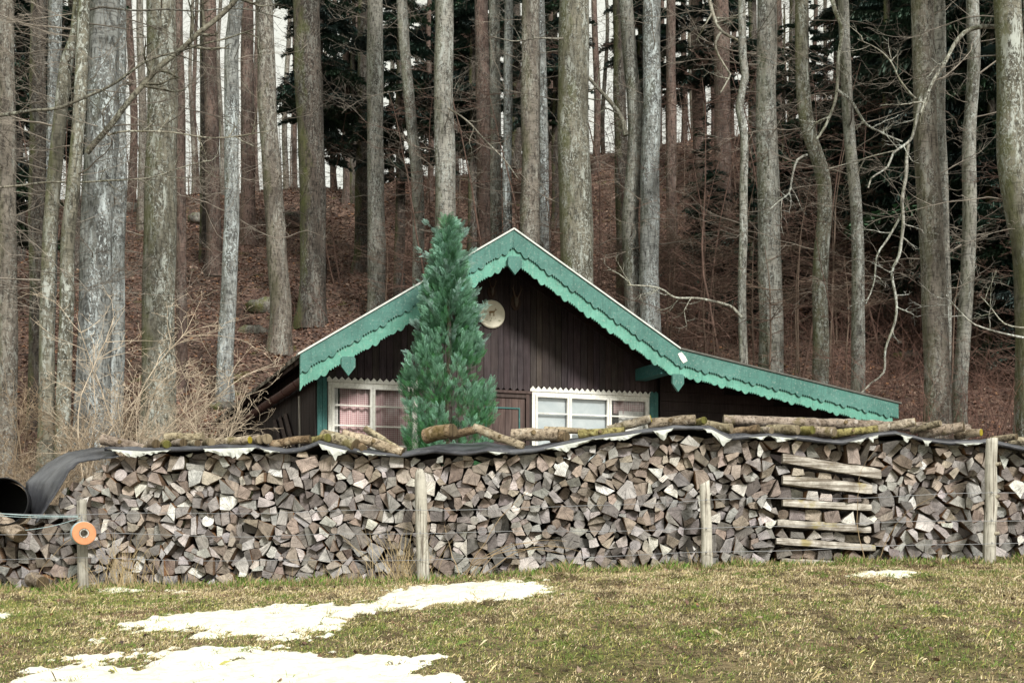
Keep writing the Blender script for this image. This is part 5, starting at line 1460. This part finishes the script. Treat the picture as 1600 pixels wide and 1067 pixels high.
# undergrowth of fine upright twigs on the slope
def thicket():
    rg = random.Random(55); mb = MB()
    for i in range(9500):
        d = 24+36*rg.random(); px = rg.uniform(-20, 1620)
        if 340 < px < 1300 and d < 34: continue
        if px < 620 and rg.random() < .62: continue
        x = (px-CX)*d/F; z = ground(x, d)-.03; L = rg.uniform(.5, 2.3)*(1.15 if px > 900 else .7); dv = Vector((rg.gauss(0,.28), rg.gauss(0,.2), 1)).normalized()
        p = Vector((x,d,z)); bend = Vector((rg.gauss(0,.25), rg.gauss(0,.2), 0)); j = rg.uniform(.5,1.5); c = (1.7*j,1.2*j,1.1*j)
        r = .0035+.004*rg.random()
        pts = [p+dv*L*t_+bend*L*t_*t_ for t_ in (0,.35,.7,1)]; mb.tube(pts, [r, r*.85, r*.6, r*.3], 3, c)
        for s_ in range(3):
            b = pts[1].lerp(pts[3], rg.random()); sd = Vector((rg.choice([-1,1])*rg.uniform(.5,1), rg.gauss(0,.4), rg.uniform(.2,.9))).normalized()*L*rg.uniform(.15,.35)
            mb.tube([b, b+sd*.5+Vector((0,0,-.01)), b+sd], [r*.6, r*.5, r*.3], 3, c)
    o = mb.build('undergrowth', M['dark_twig']); tag(o, 'thin brown undergrowth of twigs covering the wooded slope', 'undergrowth', None, 'stuff')
thicket()

# ---------------------------------------------------------------- shrubs at the left
def shrub(px, d, seed, lab, n, L, lean, col, rad=.012, mat='twig', kids=6):
    rg = random.Random(seed); x = (px-CX)*d/F; loc = Vector((x, d, ground(x, d)-.05)); root = empty('bare_shrub', loc); tag(root, lab, 'shrub')
    for k in range(n):
        mb = MB(); j = rg.uniform(.8,1.15); dv = Vector((lean+rg.gauss(0,.38), rg.gauss(0,.22), 1.0))
        p = Vector((rg.gauss(0,.25), rg.gauss(0,.15), 0)); dd = dv.normalized(); pts = [p.copy()]; LL = L*rg.uniform(.6,1.1); nn = 12; dirs = [dd.copy()]
        for q in range(nn):
            dd = (dd+Vector((rg.gauss(.03*lean*3,.07), rg.gauss(0,.06), -.045-.03*q/nn))).normalized(); p = p+dd*LL/nn; pts.append(p.copy()); dirs.append(dd.copy())
        c = tuple(a*j for a in col); mb.tube(pts, [rad*(1-.8*q/nn)*rg.uniform(.95,1.05) for q in range(nn+1)], 5, c)
        for q in range(11):
            i = rg.randrange(3, nn); branch(mb, pts[i], dirs[i]*.8+Vector((rg.gauss(.15,.55), rg.gauss(0,.4), rg.gauss(.1,.4))), LL*rg.uniform(.15,.36), rad*.38, 2, rg, up=.02, wob=.2, kids=kids-2, col=c, flat=.5)
        mb.build('stem', M[mat], root)
pale = (2.3,2.1,1.75); mid = (1.5,1.33,1.08)
shrub(190, 18.5, 1, 'tall pale shrub arching right in front of the big blue grey trunk', 16, 3.5, .34, (2.7,2.56,2.28), .015)
shrub(255, 18.0, 2, 'pale twiggy shrub between the big left trunk and the hut gutter', 14, 2.45, .08, (2.55,2.42,2.15), .012)
shrub(318, 19.5, 3, 'low pale shrub arching at the foot of the hut gutter', 8, 1.8, -.35, (2.4,2.2,1.9), .010)
shrub(60, 17.5, 4, 'brown shrub behind the black pipe at the left edge', 10, 2.3, .1, mid, .011)
shrub(120, 17.0, 5, 'dense brown shrub above the drooping end of the cover sheet', 11, 1.9, .1, mid, .009)
shrub(10, 19.0, 6, 'dark twiggy shrub at the very left edge behind the pipe', 9, 2.4, .15, (1.0,.82,.62), .011)
shrub(165, 20.5, 9, 'straggly shrub between the slim olive stem and the big trunk', 7, 3.0, -.1, (1.3,1.1,.85), .009)
def brushwood():
    rg = random.Random(91); mb = MB()
    for i in range(2300):
        d = rg.uniform(16, 23); px = rg.triangular(-30, 420, 90); x = (px-CX)*d/F; z = ground(x, d)-.02; L = rg.uniform(.3, 1.25); dv = Vector((rg.gauss(.1,.5), rg.gauss(0,.3), 1)).normalized(); j = rg.uniform(.6,1.5)
        p = Vector((x,d,z)); bend = Vector((rg.gauss(0,.5), rg.gauss(0,.3), -.3)); c = (1.3*j,1.2*j,1.04*j); r = .003+.002*rg.random()
        mb.tube([p+dv*L*t_+bend*L*t_*t_ for t_ in (0,.35,.7,1)], [r, r*.85, r*.6, r*.3], 3, c)
    o = mb.build('brushwood', M['twig']); tag(o, 'tangle of dry stalks and fine twigs behind the left end of the pile', 'undergrowth', None, 'stuff')
brushwood()

# ---------------------------------------------------------------- cypress
def cypress():
    d0 = 17.3; x0 = (700-CX)*d0/F; zg = ground(x0, d0); root = empty('cypress', (x0, d0, zg)); tag(root, 'blue green conical cypress growing in front of the hut', 'tree')
    zt = CZ+(HY-325)*d0/F-zg
    mb = MB(); mb.tube([Vector((0,0,-.05)), Vector((.02,0,zt*.5)), Vector((.0,0,zt*.97))], [.07,.04,.006], 8, (1,1,1)); mb.build('trunk', M['dark'], root)
    # flat fan spray along x, leaflets both sides
    rg = random.Random(12); V = []; Fq = []; C = []
    def leaf(a, dv, L, w, c0, c1):
        s = Vector((-dv.y, dv.x, 0))*w; k = len(V); b = a+dv*L
        for q, c in ((a-s*.6, c0), (a+s*.6, c0), (a+dv*L*.6+s, c1), (b, c1)): V.append(tuple(q)); C.append((c,c,c))
        Fq.append((k,k+1,k+2,k+3))
    for i in range(15):
        x = .05+.9*i/14; zz = .06*math.sin(x*3)
        for sg in (-1,1):
            dv = Vector((.75, sg*.62, 0)).normalized(); L = .42*(1.05-x)+.10
            leaf(Vector((x,0,zz)), dv, L, .010, .7, 1.1)
            for m in range(2):
                a = Vector((x,0,zz))+dv*L*(.35+.3*m); leaf(a, Vector((.98, sg*.15, 0)), L*.45, .009, .8, 1.25)
    leaf(Vector((.9,0,.0)), Vector((1,0,0)), .25, .03, .9, 1.2)
    pv = np.array(V); pf = np.array(Fq); pc = np.array(C)
    n = 12500; Ts = []; D = []; Sc = []; tint = []; Rl = []
    prof = [(0,.30),(.12,.5),(.28,.58),(.44,.62),(.55,.47),(.62,.35),(.72,.26),(.80,.18),(.90,.09),(.96,.04),(1.0,.01)]
    plumes = []
    pr = random.Random(8)
    for i in range(130):       # upright plumes that make the outline lumpy
        t_ = pr.random()**1.0*.93; a = pr.uniform(0, 2*PI); plumes.append((t_, a, pr.uniform(.15,.30), pr.uniform(.80,1.12), pr.random()))
    for i in range(n):
        if rg.random() < .86:
            tb, a, hl, kr, tone = rg.choice(plumes); u = rg.random()
            t_ = min(1, tb+hl*u*.45*(1-.5*tb)); r0 = lerp_tab(prof, tb)*kr*(.72+.30*u)
            rp = .13*(1-u)**.6*(1-.6*tb)+.015; b = rg.uniform(0, 2*PI)
            x = math.cos(a)*r0+math.cos(b)*rp; y = math.sin(a)*r0+math.sin(b)*rp
            lim = lerp_tab(prof, t_)*1.12+.02; rr = math.hypot(x, y)
            if rr > lim: x *= lim/rr; y *= lim/rr
            ou = Vector((math.cos(a)*.35+math.cos(b)*.45, math.sin(a)*.35+math.sin(b)*.45, 1.0))
        else:
            t_ = rg.random()**.9; a = rg.uniform(0,2*PI); rr = lerp_tab(prof, t_)*rg.uniform(.3,.9); x, y = math.cos(a)*rr, math.sin(a)*rr; ou = Vector((math.cos(a), math.sin(a), .8)); tone = rg.random(); u = .1
        out = 1.0 if t_ < .62 else .4
        ou = ou+Vector((rg.gauss(0,.25), rg.gauss(0,.25), rg.gauss(0,.2)))
        if t_ > .62: ou = Vector((math.cos(a)*1.0+rg.gauss(0,.3), math.sin(a)*1.0+rg.gauss(0,.3), .75))
        Ts.append((x, y, t_*zt*.965)); D.append(tuple(ou)); Sc.append((.07+.06*rg.random())*(1.25 if t_ > .66 else 1)); Rl.append(rg.uniform(0, 2*PI))
        j = rg.uniform(.7,1.3)
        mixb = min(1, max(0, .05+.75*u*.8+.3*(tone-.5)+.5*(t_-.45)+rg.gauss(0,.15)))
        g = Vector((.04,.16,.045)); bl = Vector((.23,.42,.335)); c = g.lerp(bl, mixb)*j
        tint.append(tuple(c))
    for k in range(46):       # loose leaders round the tip
        tb = rg.uniform(.50, .95); a = rg.uniform(0, 2*PI); Lw = rg.uniform(.30,.55)*(1.25-.75*tb)*1.3; el = rg.uniform(.45,1.0)
        b0 = Vector((0,0,tb*zt*.965)); dv = Vector((math.cos(a), math.sin(a), el)).normalized(); r0 = lerp_tab(prof, tb)*.5; b0 += Vector((math.cos(a)*r0, math.sin(a)*r0, 0))
        for q in range(34):
            u = rg.random(); pos = b0+dv*Lw*u+Vector((0,0,.10*Lw*u*u))+Vector((rg.gauss(0,.018), rg.gauss(0,.018), rg.gauss(0,.018)))*(1.3-u)
            Ts.append(tuple(pos)); D.append(tuple(dv+Vector((rg.gauss(0,.35), rg.gauss(0,.35), rg.gauss(0,.3))))); Sc.append(rg.uniform(.06,.11)); Rl.append(rg.uniform(0, 2*PI))
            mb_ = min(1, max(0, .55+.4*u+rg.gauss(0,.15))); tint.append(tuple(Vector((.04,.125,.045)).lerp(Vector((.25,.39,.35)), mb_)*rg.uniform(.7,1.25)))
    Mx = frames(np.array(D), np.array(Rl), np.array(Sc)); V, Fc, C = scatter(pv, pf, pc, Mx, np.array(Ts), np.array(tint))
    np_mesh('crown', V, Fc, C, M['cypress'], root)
cypress()

# mossy rocks and stumps on the left slope
rk = random.Random(4)
for px, py, s, lb in ((205,330,.55,'mossy rock on the crest left of the thick olive trunk'),(418,482,.6,'flat grey rock left of the leaning brown grey trunk'),(312,345,.5,'mossy rock on the crest right of the thick olive trunk'),(350,640,.35,'green mossy stone beside the hut gutter'),(395,520,.4,'small mossy stone above the hut gutter'),(460,350,.8,'dark stump at the foot of the thick dark mossy trunk'),(1420,560,.35,'dark stone on the slope left of the thick right trunk')):
    d = d_for(px, py, 24); p = P(px, py, d); mb = MB(); S = 16; Q = 9; vs = []
    for i in range(Q+1):
        ph = PI*i/Q
        for j in range(S):
            th = 2*PI*j/S; u = Vector((math.sin(ph)*math.cos(th), math.sin(ph)*math.sin(th), math.cos(ph))); f = 1+.35*noise.noise(u*1.6+Vector((px,0,0)))+.12*noise.noise(u*5)
            q = Vector((u.x*s*1.25, u.y*s, u.z*s*.6))*f; vs.append(tuple(q))
    mb.add(vs, [(i*S+j, (i+1)*S+j, (i+1)*S+(j+1)%S, i*S+(j+1)%S) for i in range(Q) for j in range(S)]); o = mb.build('rock' if 'stump' not in lb else 'tree_stump', M['rock'] if 'stump' not in lb else M['dark'], loc=Vector((p.x, d, ground(p.x, d)+.02)), smooth=True); tag(o, lb, 'rock' if 'stump' not in lb else 'stump')

# ---------------------------------------------------------------- light and camera
w = bpy.data.worlds.new('World'); scene.world = w; w.use_nodes = True; nt = w.node_tree; bg = nt.nodes['Background']
sky = nt.nodes.new('ShaderNodeTexSky'); sky.sky_type = 'NISHITA'; sky.sun_disc = False; EL, AZ = 34, 155
sky.sun_elevation = R(EL); sky.sun_rotation = R(AZ)
mx = nt.nodes.new('ShaderNodeMix'); mx.data_type = 'RGBA'; mx.inputs[0].default_value = .86
nt.links.new(sky.outputs[0], mx.inputs[6]); mx.inputs[7].default_value = (6.0, 5.9, 5.0, 1)      # high white cloud cover
nt.links.new(mx.outputs[2], bg.inputs[0]); bg.inputs[1].default_value = .10
sl = bpy.data.lights.new('Sun', 'SUN'); sl.energy = 2.7; sl.angle = R(12); sl.color = (1,.96,.88)
so_ = bpy.data.objects.new('Sun', sl); COL.objects.link(so_)
a = R(AZ); dirv = Vector((math.sin(a)*math.cos(R(EL)), math.cos(a)*math.cos(R(EL)), math.sin(R(EL))))   # towards the sun
so_.rotation_euler = dirv.to_track_quat('Z', 'Y').to_euler()
cam = bpy.data.cameras.new('Camera'); co = bpy.data.objects.new('Camera', cam); COL.objects.link(co); scene.camera = co
co.location = (0,0,CZ); co.rotation_euler = (R(90),0,0); cam.sensor_width = 36; cam.lens = F/1600*36; cam.shift_y = (HY-533.5)/1600; cam.clip_end = 1000
scene.view_settings.view_transform = 'Standard'; scene.view_settings.look = 'None'; scene.view_settings.gamma = 1; scene.view_settings.exposure = 0.80
